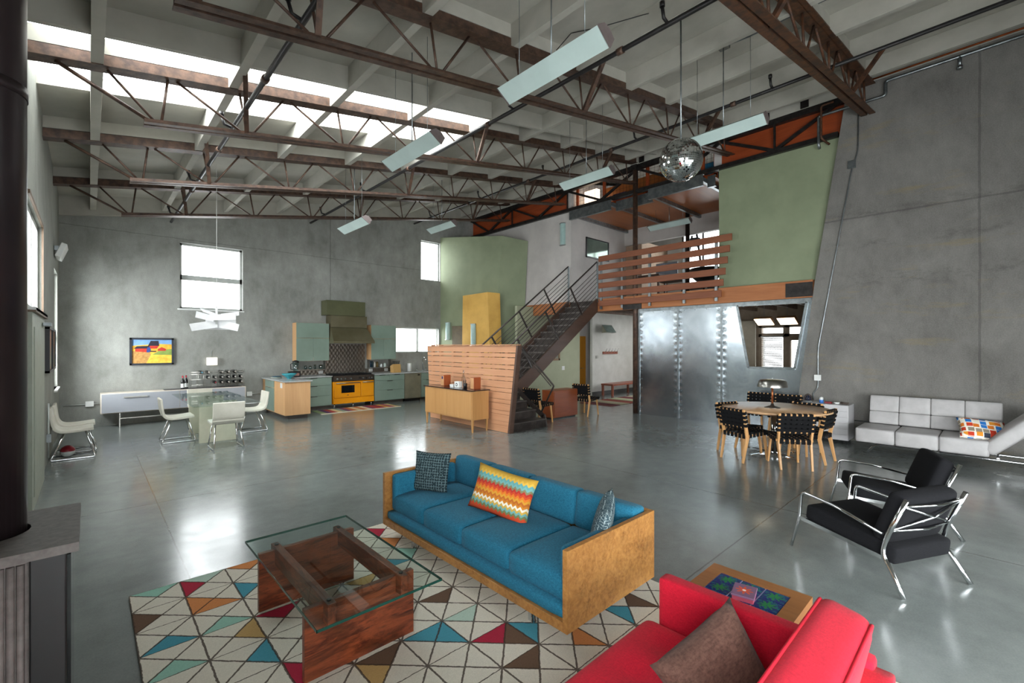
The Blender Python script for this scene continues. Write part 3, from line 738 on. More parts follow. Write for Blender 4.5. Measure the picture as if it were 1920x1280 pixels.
zc = ['#c94a2a', '#6f7a52', '#6fa3a0', '#c9a24a', '#e4dccb', '#c87e2a', '#b8662a', '#cf9636', '#d6772a', '#c64a28', '#b0352c', '#7f7a5a', '#6fa3a0', '#5f9a9a', '#d0a848', '#c49a3a']
ZZm = ZZ.fin(ZZ.ramp(t_, [(i/16, hx(c)) for i, c in enumerate(zc)], True), .85, 0, .2)
def grid_fab(name, base, line, sc):
    s = NT(name); x, y, z = s.sep(); n = s.ma('MULTIPLY', s.noise(40), .3)
    def g(q):
        t = s.ma('ADD', s.ma('MULTIPLY', q, sc), n); return s.ma('LESS_THAN', s.ma('ABSOLUTE', s.ma('SUBTRACT', t, s.ma('ROUND', t))), .09)
    f = s.ma('MAXIMUM', g(x), g(z)); f = s.ma('MULTIPLY', f, s.ma('GREATER_THAN', s.noise(60), .45))
    return s.fin(s.mix(f, hx(base), hx(line)), .9, 0, .2)
def pil(w, h, t, m, loc, rot, label, cat='pillow', name='throw_pillow', pinch=.07):
    mb = MB(); mb.pillow(w, h, t, pinch=pinch); o = mb.build(name, m); o.location = loc; o.rotation_euler = rot
    return tag(o, label, cat)
pil(.37, .37, .12, grid_fab('dark_grid_fabric', '#26353a', '#6f8588', 42), (2.33, 3.60, .575), (math.radians(-14), 0, math.radians(-62)), 'small dark charcoal grid pillow at the far end of the blue sofa')
pz = pil(.58, .36, .13, ZZm, (2.40, 2.69, .575), (math.radians(-20), math.radians(6), math.radians(-78)), 'orange zigzag striped pillow in the middle of the blue sofa')
pil(.37, .37, .11, grid_fab('speckled_fabric', '#34474f', '#8f9ea0', 50), (2.50, 1.80, .56), (math.radians(-16), math.radians(10), math.radians(-150)), 'dark speckled pillow half hidden at the near arm of the blue sofa')

# --- coffee table
ct = thing('coffee_table', 'rosewood coffee table with a rectangular glass top on the patterned rug', 'table', (1.12, 2.85, .018))
for y in (2.42, 3.27): MB().box(.805, 1.44, y, y+.035, .018, .395).build('side_panel', RWX, ct, world=True, bevel=.002)
for x in (.90, 1.32):
    m_ = MB(); m_.box(x, x+.045, 2.36, 3.36, .30, .412); m_.build('cross_rail', RWY, ct, world=True, bevel=.003)
    for y in (2.40, 3.31): MB().tube([(x+.022, y, .411), (x+.022, y, .419)], .012, 12).build('cushion_stud', BLACK, ct, world=True)
gt_ = MB(); gt_.box(.77, 1.46, 2.15, 3.46, .419, .434)
edge = mat('glass_edge', '#1f4a40', '#183c34', .15)
gp = gt_.build('glass_top', glassy('table_glass', (.90, .96, .945, 1), .05), ct, world=True)
ge = MB()
for a in ((.768, 1.462, 2.148, 2.151), (.768, 1.462, 3.459, 3.462), (.768, .771, 2.148, 3.462), (1.459, 1.462, 2.148, 3.462)): ge.box(*a, .4195, .4335)
ge.build('glass_edge', edge, gp); bpy.context.view_layer.update()
gp.children[0].location = (-1.12, -2.85, -.018)

# --- red sofa
rs = thing('sofa', 'bright red wool sofa in the foreground with a brown pillow', 'sofa', (1.3, .75, 0))
MB().box(.35, 2.08, .30, 1.12, .10, .26).build('base_frame', RED, rs, world=True, bevel=.015)
m_ = MB(); m_.cushion(2.025, 2.11, .30, 1.13, .10, .625, .018, n=8); m_.build('arm', RED, rs, world=True)
m_ = MB(); m_.cushion(.30, .42, .30, 1.13, .10, .50, .018, n=8); m_.build('arm', RED, rs, world=True)
m_ = MB(); m_.cushion(.35, 2.08, .24, .36, .10, .60, .02, n=8); m_.build('back_frame', RED, rs, world=True)
tf = [(1.35+.3*i, .62+.26*j, .07, .016) for i in range(-3, 3) for j in range(2)]
for a, b in ((.43, 1.20), (1.21, 2.02)):
    m_ = MB(); m_.cushion(a, b, .50, 1.19, .25, .425, .055, .022, n=22, tuft=[(x, y, .075, .032) for x in (a+.13, a+.39, a+.64) for y in (.72, .98)]); m_.build('seat_cushion', RED, rs, world=True)
for a, b in ((.43, 1.20), (1.21, 2.03)):
    Mx = Matrix.Translation((0, .455, .42)) @ Matrix.Rotation(math.radians(12), 4, 'X')
    m_ = MB(); m_.cushion(a, b, -.085, .085, 0, .40, .05, .012, n=12, M=Mx); bc = m_.build('back_cushion', RED, rs, world=True)
    for y in (-.078, .078):
        pp = round_path([(a+.012, y, .03), (a+.012, y, .385), (b-.012, y, .385), (b-.012, y, .03)], .05)
        m_ = MB(); m_.tube([Mx @ p for p in pp], .006, 6); pi_ = m_.build('piping', mat('red_piping', '#c8102c', '#b00c24', .8), bc); pi_.location = -Vector(rs.location)
for x in (.5, 1.93):
    for y in (.40, 1.03): MB().tube([(x, y, .018), (x, y, .11)], .015, 10).build('leg', CHROME, rs, world=True)
BRV = fabric('brown_velvet', '#6a4c42', '#4c342c', 90, .15, .85, .06, 6)
pb_ = pil(.41, .39, .17, BRV, (0, 0, 0), (0, 0, 0), 'brown velvet pillow on the red sofa', pinch=.13)
xa_ = (Vector((1.73, .70, .78))-Vector((1.45, .80, .66))).normalized(); za_ = Vector((.02, .30, 1)); za_ = (za_-xa_*za_.dot(xa_)).normalized(); ya_ = za_.cross(xa_)
pb_.rotation_euler = Matrix((xa_, ya_, za_)).transposed().to_euler(); pb_.location = Vector((1.59, .75, .72))-za_*.185

# --- tile side table
tt = thing('side_table', 'low oak side table with blue and green flower tiles set in its top', 'table', (2.43, .905, 0))
OAK = wood('oak_frame', '#9c683a', '#7a4a26', axis='Y', scale=4)
fx0, fx1, fy0, fy1 = 2.13, 2.74, .655, 1.16
m_ = MB(); m_.box(fx0, fx1, fy0, fy0+.075, .41, .45); m_.box(fx0, fx1, fy1-.075, fy1, .41, .45); m_.box(fx0, fx0+.085, fy0+.075, fy1-.075, .41, .45); m_.box(fx1-.085, fx1, fy0+.075, fy1-.075, .41, .45)
m_.box(fx0+.08, fx1-.08, fy0+.07, fy1-.07, .41, .436); m_.build('frame', OAK, tt, world=True)
MB().box(fx0+.085, fx1-.085, fy0+.075, fy1-.075, .436, .444).build('grout', mat('grout', '#b9b6d4', '#a9a6c8', .8), tt, world=True)
TS = NT('flower_tile'); x_, y_, z_ = TS.sep(); r_ = TS.ma('SQRT', TS.ma('ADD', TS.ma('MULTIPLY', x_, x_), TS.ma('MULTIPLY', y_, y_)))
an = TS.ma('ARCTAN2', y_, x_); pet = TS.ma('ADD', TS.ma('MULTIPLY', TS.ma('COSINE', TS.ma('MULTIPLY', an, 8.0)), .012), .030)
f1 = TS.ma('LESS_THAN', r_, pet); f2 = TS.ma('GREATER_THAN', TS.noise(70, None, 2), .56)
cl = TS.mix(f2, hx('#101f66'), hx('#0f5a6a')); cl = TS.mix(TS.ma('MULTIPLY', f1, TS.ma('GREATER_THAN', TS.noise(55), .4)), cl, hx('#1a7440'))
TILE = TS.fin(cl, .12, 0, .6)
nxt, nyt = 4, 3; tw = (fx1-fx0-.17)/nxt; th_ = (fy1-fy0-.15)/nyt
for i in range(nxt):
    for j in range(nyt):
        o = MB().box(-tw/2+.004, tw/2-.004, -th_/2+.004, th_/2-.004, 0, .005).build('tile', TILE, tt)
        o.location = (fx0+.085+tw*(i+.5)-2.43, fy0+.075+th_*(j+.5)-.905, .443)
for x in (fx0+.04, fx1-.04):
    for y in (fy0+.04, fy1-.04): MB().bar((x, y, 0), (x, y, .42), .035, .035).build('leg', OAK, tt, world=True)
bk = thing('tile_coaster_box', 'small red patterned box with a flower lid on the tiled side table', 'box', (2.49, .90, .448), math.radians(12))
MB().box(-.062, .062, -.05, .05, 0, .022).build('body', mat('rose_box', '#b0495c', '#9a3c50', .5), bk, bevel=.003)
FS = NT('flower_lid'); x_, y_, z_ = FS.sep(); r_ = FS.ma('SQRT', FS.ma('ADD', FS.ma('MULTIPLY', x_, x_), FS.ma('MULTIPLY', y_, y_)))
pet = FS.ma('ADD', FS.ma('MULTIPLY', FS.ma('COSINE', FS.ma('MULTIPLY', FS.ma('ARCTAN2', y_, x_), 8.0)), .012), .03)
cl = FS.mix(FS.ma('LESS_THAN', r_, pet), hx('#7a5a78'), hx('#d0502f')); cl = FS.mix(FS.ma('LESS_THAN', r_, .009), cl, hx('#f2e6dc'))
MB().box(-.066, .066, -.054, .054, .022, .032).build('lid', FS.fin(cl, .4), bk, bevel=.002)

# --- stove
st = thing('wood_stove', 'tall wood stove with grey soapstone top and fluted side at the left edge', 'stove', (-.24, 2.34, 0))
SOAP = mat('soapstone', '#76706c', '#645e5b', .6, scale=40, bump=.05)
m_ = MB(); n = 24; cx, cy, r1 = -.274, 2.37, .122
out = [(-.44, 2.08), (-.025, 2.08), (-.025, 2.60), (-.44, 2.60)]
# slab with a pipe hole, built as four quads round a ring
def slab(mb, z0, z1):
    ring = [(cx+r1*math.cos(2*PI*k/n), cy+r1*math.sin(2*PI*k/n)) for k in range(n)]
    def edgep(p):
        dx, dy = p[0]-cx, p[1]-cy; t = 9
        if dx > 1e-6: t = min(t, (-.025-cx)/dx)
        if dx < -1e-6: t = min(t, (-.44-cx)/dx)
        if dy > 1e-6: t = min(t, (2.60-cy)/dy)
        if dy < -1e-6: t = min(t, (2.08-cy)/dy)
        return (cx+dx*t, cy+dy*t)
    for k in range(n):
        a, b = ring[k], ring[(k+1) % n]; A_, B_ = edgep(a), edgep(b)
        poly = [a, b, B_]
        for c_ in out:
            for ang0, ang1 in ((math.atan2(A_[1]-cy, A_[0]-cx), math.atan2(B_[1]-cy, B_[0]-cx)),):
                ac = math.atan2(c_[1]-cy, c_[0]-cx)
                if ang0 < ac < ang1: poly.append(c_)
        poly.append(A_); mb.prism(poly, 'z', z0, z1)
slab(m_, 1.07, 1.10); m_.build('top_slab', SOAP, st, world=True)
m_ = MB()
m_.box(-.43, -.14, 2.13, 2.56, .1, 1.06)
for k in range(13): m_.tube([(-.425+.022*k, 2.128, .12), (-.425+.022*k, 2.128, 1.05)], .010, 8)
m_.build('fluted_panel', mat('grey_panel', '#857c79', '#746b68', .6, scale=30, bump=.05), st, world=True)
MB().box(-.14, -.055, 2.10, 2.56, .05, 1.07).build('steel_body', BLACK, st, world=True, bevel=.004)
MB().box(-.055, -.045, 2.13, 2.55, .12, 1.05).build('door_glass', mat('stove_glass', '#0d1012', '#090a0c', .05), st, world=True)
MB().box(-.43, -.14, 2.15, 2.56, 0, .1).build('plinth', BLACK, st, world=True)
FLUE = mat('flue_black', '#2e2426', '#231b1d', .35, .3, scale=3)
m_ = MB(); m_.tube([(cx, cy, 1.0), (cx, cy, zd(cx)-.03)], .112, 40); m_.tube([(cx, cy, 2.62), (cx, cy, 2.66)], .115, 40); m_.build('flue_pipe', FLUE, st, world=True)

# ================= lounge chairs =================
BW = fabric('black_wool', '#17171a', '#0d0d10', 150, .2, .95, 0)
def lounge(loc, rz, label):
    t = thing('lounge_chair', label, 'chair', loc, rz, 'black lounge chairs')
    m_ = MB(); Mx = Matrix.Rotation(math.radians(7), 4, 'X'); m_.cushion(-.295, .295, -.34, .37, .23, .36, .028, .01, M=Mx, n=9); m_.build('seat_cushion', BW, t)
    Mx = Matrix.Translation((0, -.235, .30)) @ Matrix.Rotation(math.radians(20), 4, 'X')
    m_ = MB(); m_.cushion(-.29, .29, -.06, .06, .02, .43, .045, .012, M=Mx, n=9)
    m_.build('back_cushion', BW, t)
    for s_ in (-1, 1):
        x = s_*.315
        m_ = MB()
        m_.tube(round_path([(x*1.06, .43, .008), (x, .37, .26), (x, .345, .50), (x, .05, .475), (x, -.30, .395)], .04), [.012]+[.012]*15+[.012], 8)
        m_.build('arm_and_front_leg', CHROME, t)
        m_ = MB(); m_.tube(round_path([(x*1.1, -.46, .008), (x*1.03, -.36, .17), (x, -.295, .25), (x, -.335, .40), (x*.98, -.45, .68)], .06), .017, 8)
        
        m_.build('rear_leg_and_post', CHROME, t)
        m_ = MB(); m_.bar((x, -.30, .225), (x, .36, .275), .02, .03); m_.build('side_rail', CHROME, t)
    m_ = MB(); a, b = (-.31, -.43, .63), (.31, -.43, .63); c, d = (-.315, -.345, .43), (.315, -.345, .43)
    for p, q in ((a, b), (a, d), (b, c), (c, d)): m_.tube([p, ((p[0]+q[0])/2, (p[1]+q[1])/2-.05, (p[2]+q[2])/2), q], .009, 6)
    m_.build('back_brace', CHROME, t)
    m_ = MB(); m_.bar((-.31, -.29, .215), (.31, -.29, .215), .025, .02); m_.bar((-.31, .3, .26), (.31, .3, .26), .025, .02); m_.build('cross_bar', CHROME, t)
    return t
lc = lounge((4.60, .70, 0), -math.atan2(.44, .9), 'black lounge chair with polished metal frame, the nearer of the pair')
dup(lc, (5.86, .76, 0), math.atan2(.34, .94), 'black lounge chair partly hidden behind the nearer black lounge chair')

# ================= grey daybed sofa =================
GL = mat('grey_leather', '#b9b6b6', '#aba8a8', .45, scale=5, bump=.15, bscale=14)
gs = thing('sofa_bed', 'pale grey quilted leather sofa with a raised end against the concrete side wall', 'sofa', (9.7, .5, 0))
def quilt(mb, x0, x1, y0, y1, z0, z1, Mx=None, nu=4, nv=2): pass
ym = [1.52, 1.13, .74, .35, -.05]
for k in range(4):
    for z0, z1 in ((.42, .63), (.63, .9)):
        Mx = Matrix.Translation((9.88, 0, .42)) @ Matrix.Rotation(math.radians(14), 4, 'Y') @ Matrix.Translation((0, 0, -.42))
        m_ = MB(); m_.cushion(-.06, .06, ym[k+1]+.001, ym[k]-.001, z0, z1, .02, .004, M=Mx); m_.build('back_panel', GL, gs, world=True)
ys_ = [1.60, 1.10, .60, .08]
for k in range(3):
    m_ = MB(); m_.cushion(9.15, 9.9, ys_[k+1], ys_[k], .19, .42, .035, .0); m_.build('seat_panel', GL, gs, world=True)
Mx = Matrix.Translation((0, .08, .30)) @ Matrix.Rotation(math.radians(-46), 4, 'X')
m_ = MB(); m_.cushion(9.15, 9.9, -.75, .05, -.09, .09, .06, .012, M=Mx); m_.build('raised_end', GL, gs, world=True)
m_ = MB(); m_.tube(round_path([(9.28, 1.46, .012), (9.28, 1.36, .15), (9.28, -.55, .15), (9.28, -.65, .012)], .05), .018, 10); m_.build('front_frame_tube', CHROME, gs, world=True)
m_ = MB(); m_.tube(round_path([(9.75, 1.46, .012), (9.75, 1.36, .15), (9.75, -.55, .15), (9.75, -.65, .012)], .05), .018, 10); m_.tube([(9.28, .9, .17), (9.75, .9, .17)], .015); m_.tube([(9.28, 0, .17), (9.75, 0, .17)], .015)
m_.build('rear_frame_tube', CHROME, gs, world=True)
m_ = MB(); m_.box(9.3, 9.8, .1, 1.5, .185, .25); m_.build('under_frame', BLACK, gs, world=True)
PS = NT('patch_fabric'); br = PS.n('TexVoronoi', _distance='CHEBYCHEV', _feature='F1'); PS.l(PS.mapping((1, 1, 1)), br.inputs[0]); br.inputs['Scale'].default_value = 13; br.inputs['Randomness'].default_value = .35
b2 = PS.n('SeparateColor'); PS.l(br.outputs['Color'], b2.inputs[0])
cc = PS.ramp(b2.outputs[0], [(0, hx('#d9772a')), (.18, hx('#2f77c4')), (.36, hx('#c8402a')), (.52, hx('#e8e2d4')), (.66, hx('#8f8474')), (.8, hx('#3a3f4c')), (.9, hx('#e09030'))], True)
PSm = PS.fin(PS.mix(PS.ma('GREATER_THAN', br.outputs['Distance'], .42), cc, hx('#efe9dc')), .85, 0, .2)
pil(.52, .4, .14, PSm, (9.45, .16, .53), (math.radians(-50), math.radians(5), math.radians(-75)), 'multicoloured patchwork pillow on the pale grey leather sofa')
# floor lamp at the right edge
fl_ = thing('floor_lamp', 'floor lamp with a tilted metal shade cut off by the right edge', 'lamp', (8.9, -.62, 0))
m_ = MB(); m_.lathe([(.0, 0), (.15, 0), (.15, .02), (.02, .03), (0, .03)]); m_.build('base', CHROME, fl_)
m_ = MB(); m_.tube([(0, 0, .02), (0, 0, 1.30)], .012); m_.build('pole', CHROME, fl_)
m_ = MB(); m_.lathe([(.05, 1.62), (.06, 1.6), (.17, 1.38), (.165, 1.38), (.055, 1.59), (0, 1.6)]); m_.build('lamp_shade', mat('shade_dark', '#8a8088', '#5c4a5e', .35, .5), fl_)

# ================= drawer unit =================
du = thing('drawer_unit', 'white drawer unit on low feet against the concrete side wall', 'cabinet', (10.0, 2.18, 0))
WL = mat('white_lacquer', '#c9c7c9', '#c0bec0', .35, scale=2)
MB().box(9.78, 10.25, 1.80, 2.55, .07, .69).build('body', WL, du, world=True, bevel=.003)
for k in range(6):
    z = .075+k*.102; m_ = MB(); m_.box(9.765, 9.78, 1.805, 2.545, z, z+.098); dr = m_.build('drawer', WL, du, world=True, bevel=.002)
    MB().box(9.763, 9.766, 2.2, 2.38, z+.085, z+.098).build('hand_slot', BLACK, dr).location = -Vector(du.location)
for y in (1.86, 2.48):
    for x in (9.85, 10.18): MB().box(x-.02, x+.02, y-.02, y+.02, 0, .07).build('foot', BLACK, du, world=True)
ln = thing('birdcage_lantern', 'small dark domed lantern on the white drawer unit', 'lantern', (10.02, 2.47, .692))
m_ = MB(); m_.lathe([(0, 0), (.07, 0), (.07, .015), (0, .02)]); m_.build('base', mat('lantern_base', '#8a8f90', '#74797a', .5), ln)
m_ = MB()
for k in range(10):
    a = 2*PI*k/10; m_.tube([(.06*math.cos(a), .06*math.sin(a), .015), (.06*math.cos(a), .06*math.sin(a), .09), (.035*math.cos(a), .035*math.sin(a), .13), (0, 0, .145)], .004, 5)
m_.build('cage', mat('lantern_brown', '#4a3a34', '#382a26', .5), ln)
m_ = MB(); m_.lathe([(0, .02), (.045, .02), (.05, .06), (.03, .11), (0, .12)]); m_.build('dark_glass', mat('dark_blue_glass', '#26304a', '#1c2438', .15), ln)
bt = thing('lotion_bottle', 'blue and white bottle on the white drawer unit', 'bottle', (9.95, 2.24, .692))
m_ = MB(); m_.lathe([(0, 0), (.032, 0), (.036, .04), (.03, .055)]); m_.build('body', mat('blue_plastic', '#3f7fd0', '#346ec0', .3), bt)
m_ = MB(); m_.lathe([(.03, .055), (.034, .07), (.03, .10), (0, .11)]); m_.build('cap', BRASSW, bt)
tag(MB().box(9.92, 9.99, 2.08, 2.18, .692, .722).build('small_box', mat('dark_red_card', '#8a2a30', '#742028', .6), None, world=True), 'small dark red box on the white drawer unit', 'box')
m_ = MB(); m_.lathe([(0, 0), (.03, 0), (.05, .03), (.046, .032), (0, .01)], 9.95, 2.0); tag(m_.build('small_bowl', BRASSW), 'small white bowl on the white drawer unit', 'bowl').location = (0, 0, .692)
m_ = MB()
for k in range(9): m_.tube([(9.9+.02*k, 1.84, .70+.008*(k % 3)), (9.93+.015*k, 1.95, .715+.01*(k % 2))], .008, 6)
tag(m_.build('driftwood_pieces', mat('dark_twigs', '#5a5048', '#463c36', .8), None, world=True), 'little heap of dark twigs at the front corner of the white drawer unit', 'ornament')

# ================= round table set =================
rt = thing('round_table', 'large round pale wood table on a chrome pedestal', 'table', (8.04, 2.44, 0))
TW = wood('table_birch', '#cfa983', '#b98f68', axis='X', scale=3, rough=.3)
m_ = MB(); m_.lathe([(0, .72), (.72, .72), (.77, .738), (.772, .757), (.765, .762), (0, .762)], n=64); m_.build('tabletop', TW, rt)
m_ = MB(); m_.tube([(0, 0, .04), (0, 0, .72)], .06, 24); m_.build('pedestal', CHROME, rt)
for k in range(4):
    a = PI/4+.25+k*PI/2; m_ = MB(); m_.bar((.05*math.cos(a), .05*math.sin(a), .05), (.46*math.cos(a), .46*math.sin(a), .022), .05, .035, h2=.02); m_.build('foot', CHROME, rt, bevel=.004)
lp = thing('table_lamp', 'table lamp with a drum metal shade and copper stem on the round table', 'lamp', (7.98, 2.46, .763))
m_ = MB(); m_.lathe([(0, 0), (.115, 0), (.11, .008), (.03, .035), (.018, .07), (0, .07)]); m_.build('base', STEEL, lp)
m_ = MB(); m_.tube([(0, 0, .06), (0, 0, .36)], .014, 14); m_.build('stem', mat('copper', '#a8643c', '#8c4e2c', .3, .8), lp)
m_ = MB(); m_.lathe([(.215, .33), (.215, .345), (.20, .42), (.17, .445), (.03, .455), (0, .455), (0, .45), (.16, .44), (.195, .415), (.21, .33)], n=40); m_.build('lamp_shade', STEEL, lp)
m_ = MB(); m_.tube([(0, 0, .45), (0, 0, .475)], .008); m_.build('finial', CHROME, lp)

BEECH = wood('beech', '#d0a06c', '#b98750', axis='Z', scale=3, rough=.4)
WEB = fabric('black_webbing', '#141416', '#0b0b0d', 260, .3, .9, 0)
def web_chair(loc, rz, label, group='black webbed chairs at the round table'):
    t = thing('webbed_chair', label, 'chair', loc, rz, group)
    for s_ in (-1, 1):
        m_ = MB(); m_.bar((s_*.205, .235, 0), (s_*.175, .20, .42), .026, .03, h2=.045, w2=.032); m_.build('front_leg', BEECH, t, bevel=.004)
        m_ = MB(); m_.bar((s_*.20, -.27, 0), (s_*.21, -.185, .40), .028, .03, h2=.055, w2=.03)
        m_.bar((s_*.21, -.19, .38), (s_*.215, -.275, .80), .028, .055, h2=.03); m_.build('rear_leg', BEECH, t, bevel=.004)
        m_ = MB(); m_.bar((s_*.225, -.2, .405), (s_*.205, .245, .435), .03, .028); m_.build('side_rail', BEECH, t, bevel=.003)
    m_ = MB(); m_.bar((-.22, .245, .435), (.22, .245, .435), .03, .028); m_.build('front_rail', BEECH, t, bevel=.003)
    m_ = MB(); m_.bar((-.21, -.2, .405), (.21, -.2, .405), .03, .028); m_.build('rear_rail', BEECH, t, bevel=.003)
    m_ = MB()
    n = 6
    for k in range(n):
        x = -.175+.35*k/(n-1); w_ = .025
        pts = [(-.222, .36), (-.222, .424), (-.1, .425), (.12, .432), (.267, .452), (.267, .385)]
        for (ya, za), (yb, zb) in zip(pts, pts[1:]):
            m_.hexa([(x-w_, ya-.002, za), (x+w_, ya-.002, za), (x+w_, ya+.002, za+.003), (x-w_, ya+.002, za+.003)], [(x-w_, yb-.002, zb), (x+w_, yb-.002, zb), (x+w_, yb+.002, zb+.003), (x-w_, yb+.002, zb+.003)])
    for k in range(6):
        y = -.155+.36*k/5; z = .425+.03*(k/5)
        m_.box(-.243, .243, y-.024, y+.024, z+.003, z+.007); 
        for s_ in (-1, 1): a, b = sorted((s_*.24, s_*.245)); m_.box(a, b, y-.024, y+.024, z-.05, z+.006)
    m_.build('seat_webbing', WEB, t)
    Mx = Matrix.Translation((0, -.235, .60)) @ Matrix.Rotation(math.radians(11.5), 4, 'X')
    m_ = MB()
    for z in (.165, -.085): m_.box(-.235, .235, -.014, .014, z, z+.03, Mx)
    m_.build('back_frame', BEECH, t, bevel=.003)
    m_ = MB()
    for k in range(6):
        x = -.18+.36*k/5; m_.box(x-.024, x+.024, .015, .019, -.09, .20, Mx); m_.box(x-.024, x+.024, -.019, -.015, -.09, .20, Mx)
        m_.box(x-.024, x+.024, -.019, .019, .196, .2, Mx); m_.box(x-.024, x+.024, -.019, .019, -.092, -.088, Mx)
    for k in range(4):
        z = -.06+.19*k/3; m_.box(-.245, .245, .02, .024, z, z+.042, Mx); m_.box(-.245, .245, -.024, -.02, z, z+.042, Mx)
        for s_ in (-1, 1): a, b = sorted((s_*.241, s_*.245)); m_.box(a, b, -.024, .024, z, z+.042, Mx)
    m_.build('back_webbing', WEB, t)
    return t
TCX, TCY = 8.04, 2.44
def face_c(x, y): return math.atan2(TCY-y, TCX-x)-PI/2
cs = [((7.43, 2.68), -111, 'black webbed wooden chair at the left front of the round table, seen from behind'),
      ((7.465, 2.08), -54.6, 'black webbed wooden chair nearest the camera at the round table, its back square to us'),
      ((8.10, 1.97), -5, 'black webbed wooden chair at the right of the round table, seen edge on'),
      ((7.83, 2.90), 159, 'black webbed wooden chair mostly hidden behind the left front chair of the round table'),
      ((9.78, 3.32), 90, 'black webbed wooden chair against the galvanised wall, left of the table lamp'),
      ((9.73, 2.80), 90, 'black webbed wooden chair against the galvanised wall, right of the table lamp'),
      ((8.52, 2.22), 81, 'black webbed wooden chair at the far right of the round table beside the white drawers')]
wc = None
for (x, y), a, lb in cs:
    if wc is None: wc = web_chair((x, y, 0), math.radians(a), lb)
    else: dup(wc, (x, y, 0), math.radians(a), lb)
dup(wc, (7.52, 7.16, 0), math.radians(-88), 'black webbed wooden chair beside the foot of the stairs, left of the brown sideboard', 'black webbed chairs by the sideboard')
dup(wc, (9.22, 7.12, 0), math.radians(-84), 'black webbed wooden chair at the right end of the brown sideboard', 'black webbed chairs by the sideboard')
SBW = wood('teak', '#8c4a28', '#6e361c', axis='X', scale=3, rough=.4)
sb = thing('sideboard', 'low brown sideboard with sliding doors under the stairs', 'cabinet', (8.55, 7.38, 0))
MB().box(8.04, 8.95, 7.19, 7.55, .03, .68).build('body', SBW, sb, world=True, bevel=.003)
for a, b, yy in ((8.07, 8.56, 7.175), (8.55, 8.93, 7.182)): MB().box(a, b, yy, yy+.012, .07, .64).build('sliding_door', SBW, sb, world=True)
MB().box(8.08, 8.9, 7.22, 7.5, 0, .03).build('plinth', BLACK, sb, world=True)

# ================= conduits on right wall =================
cd = thing('wall_conduit', 'thin metal conduit running down the concrete side wall to a square box', 'conduit', (10.28, 2.3, .9))
m_ = MB(); m_.tube(round_path([(10.28, 1.74, 6.2), (10.28, 1.75, 5.3), (10.28, 1.84, 5.0), (10.28, 2.36, 1.75), (10.28, 2.37, 1.6), (10.28, 2.37, .93), (10.28, 2.45, .85), (10.28, 2.45, .7)], .08), .011, 8); m_.build('pipe', GALV, cd, world=True)
MB().box(10.255, 10.3, 2.32, 2.43, 1.08, 1.19).build('outlet_box', BRASSW, cd, world=True, bevel=.004)
MB().box(10.26, 10.3, 1.78, 1.9, 5.02, 5.16).build('junction_box', GALV, cd, world=True, bevel=.004)
c2 = thing('wall_conduit', 'short horizontal conduit low on the concrete side wall behind the grey sofa', 'conduit', (10.285, 1.4, .38))
m_ = MB(); m_.tube([(0, .4, 0), (0, -.9, 0)], .009, 8); m_.build('pipe', GALV, c2)
sp = thing('steel_pipe', 'galvanised pipe along the top of the concrete side wall with drop elbows', 'pipe', (10.24, 0, 6.4))
m_ = MB(); m_.tube(round_path([(10.24, -3.2, 6.4), (10.24, 1.35, 6.4), (10.24, 1.35, 6.15), (10.24, 2.35, 6.15), (10.24, 2.35, 5.6), (10.3, 2.35, 5.55)], .05), .026, 10)
m_.tube([(10.24, .42, 6.4), (10.24, .42, 6.25)], .026); m_.tube([(10.24, .42, 6.25), (10.24, .42, 6.2)], .036); m_.build('pipe', GALV, sp, world=True)
cp = thing('copper_pipe', 'copper coloured pipe running above the galvanised pipe on the side wall', 'pipe', (10.22, 0, 6.5))
m_ = MB(); m_.tube([(0, -3.2, 0), (0, 1.6, 0)], .016, 8); m_.build('pipe', mat('copper_pipe', '#b05a2c', '#8c4420', .35, .7), cp)
rp = thing('rust_pipe', 'short rust coloured drop pipe at the right end of the orange panels', 'pipe', (10.2, 2.3, 5.7))
m_ = MB(); m_.tube(round_path([(.0, -.2, .62), (0, 0, .62), (0, 0, 0), (.15, -.1, -.1)], .05), .02, 8); m_.build('pipe', RUSTO, rp)

# ================= ceiling things =================
SPK = mat('black_pipe', '#2e2c2c', '#242222', .45, .4)
def sprinkler(x, label, heads):
    z = zt(x)-.30
    t = thing('sprinkler_pipe', label, 'pipe', (x, 5, z), 0, 'black sprinkler pipes')
    m_ = MB(); m_.tube([(0, -8.2, 0), (0, 8.1, 0)], .028, 10); m_.build('pipe', SPK, t)
    for y in heads:
        m_ = MB(); m_.tube([(0, y-5, 0), (-.1, y-5, .02), (-.13, y-5, .12)], .018, 6); m_.tube([(-.13, y-5, .12), (-.13, y-5, .17)], .028, 8); m_.build('sprinkler_head', SPK, t)
    for y in (3.0, 5.4, 7.8, 10.2): 
        m_ = MB(); m_.tube([(0, y-5-.04, 0), (0, y-5+.04, 0)], .04, 10); m_.build('coupling', RUST, t)
    return t
sprinkler(1.39, 'black sprinkler pipe crossing the skylight near the left wall', (4.2, 6.9, 9.6, 12.3))
sprinkler(4.52, 'black sprinkler pipe running past the two large hanging lamps', (2.4, 4.8, 7.2, 9.6, 12))
sprinkler(7.82, 'black sprinkler pipe nearest the mezzanine girder', (-.1, 2.4, 4.8, 7.2, 9.6, 12))

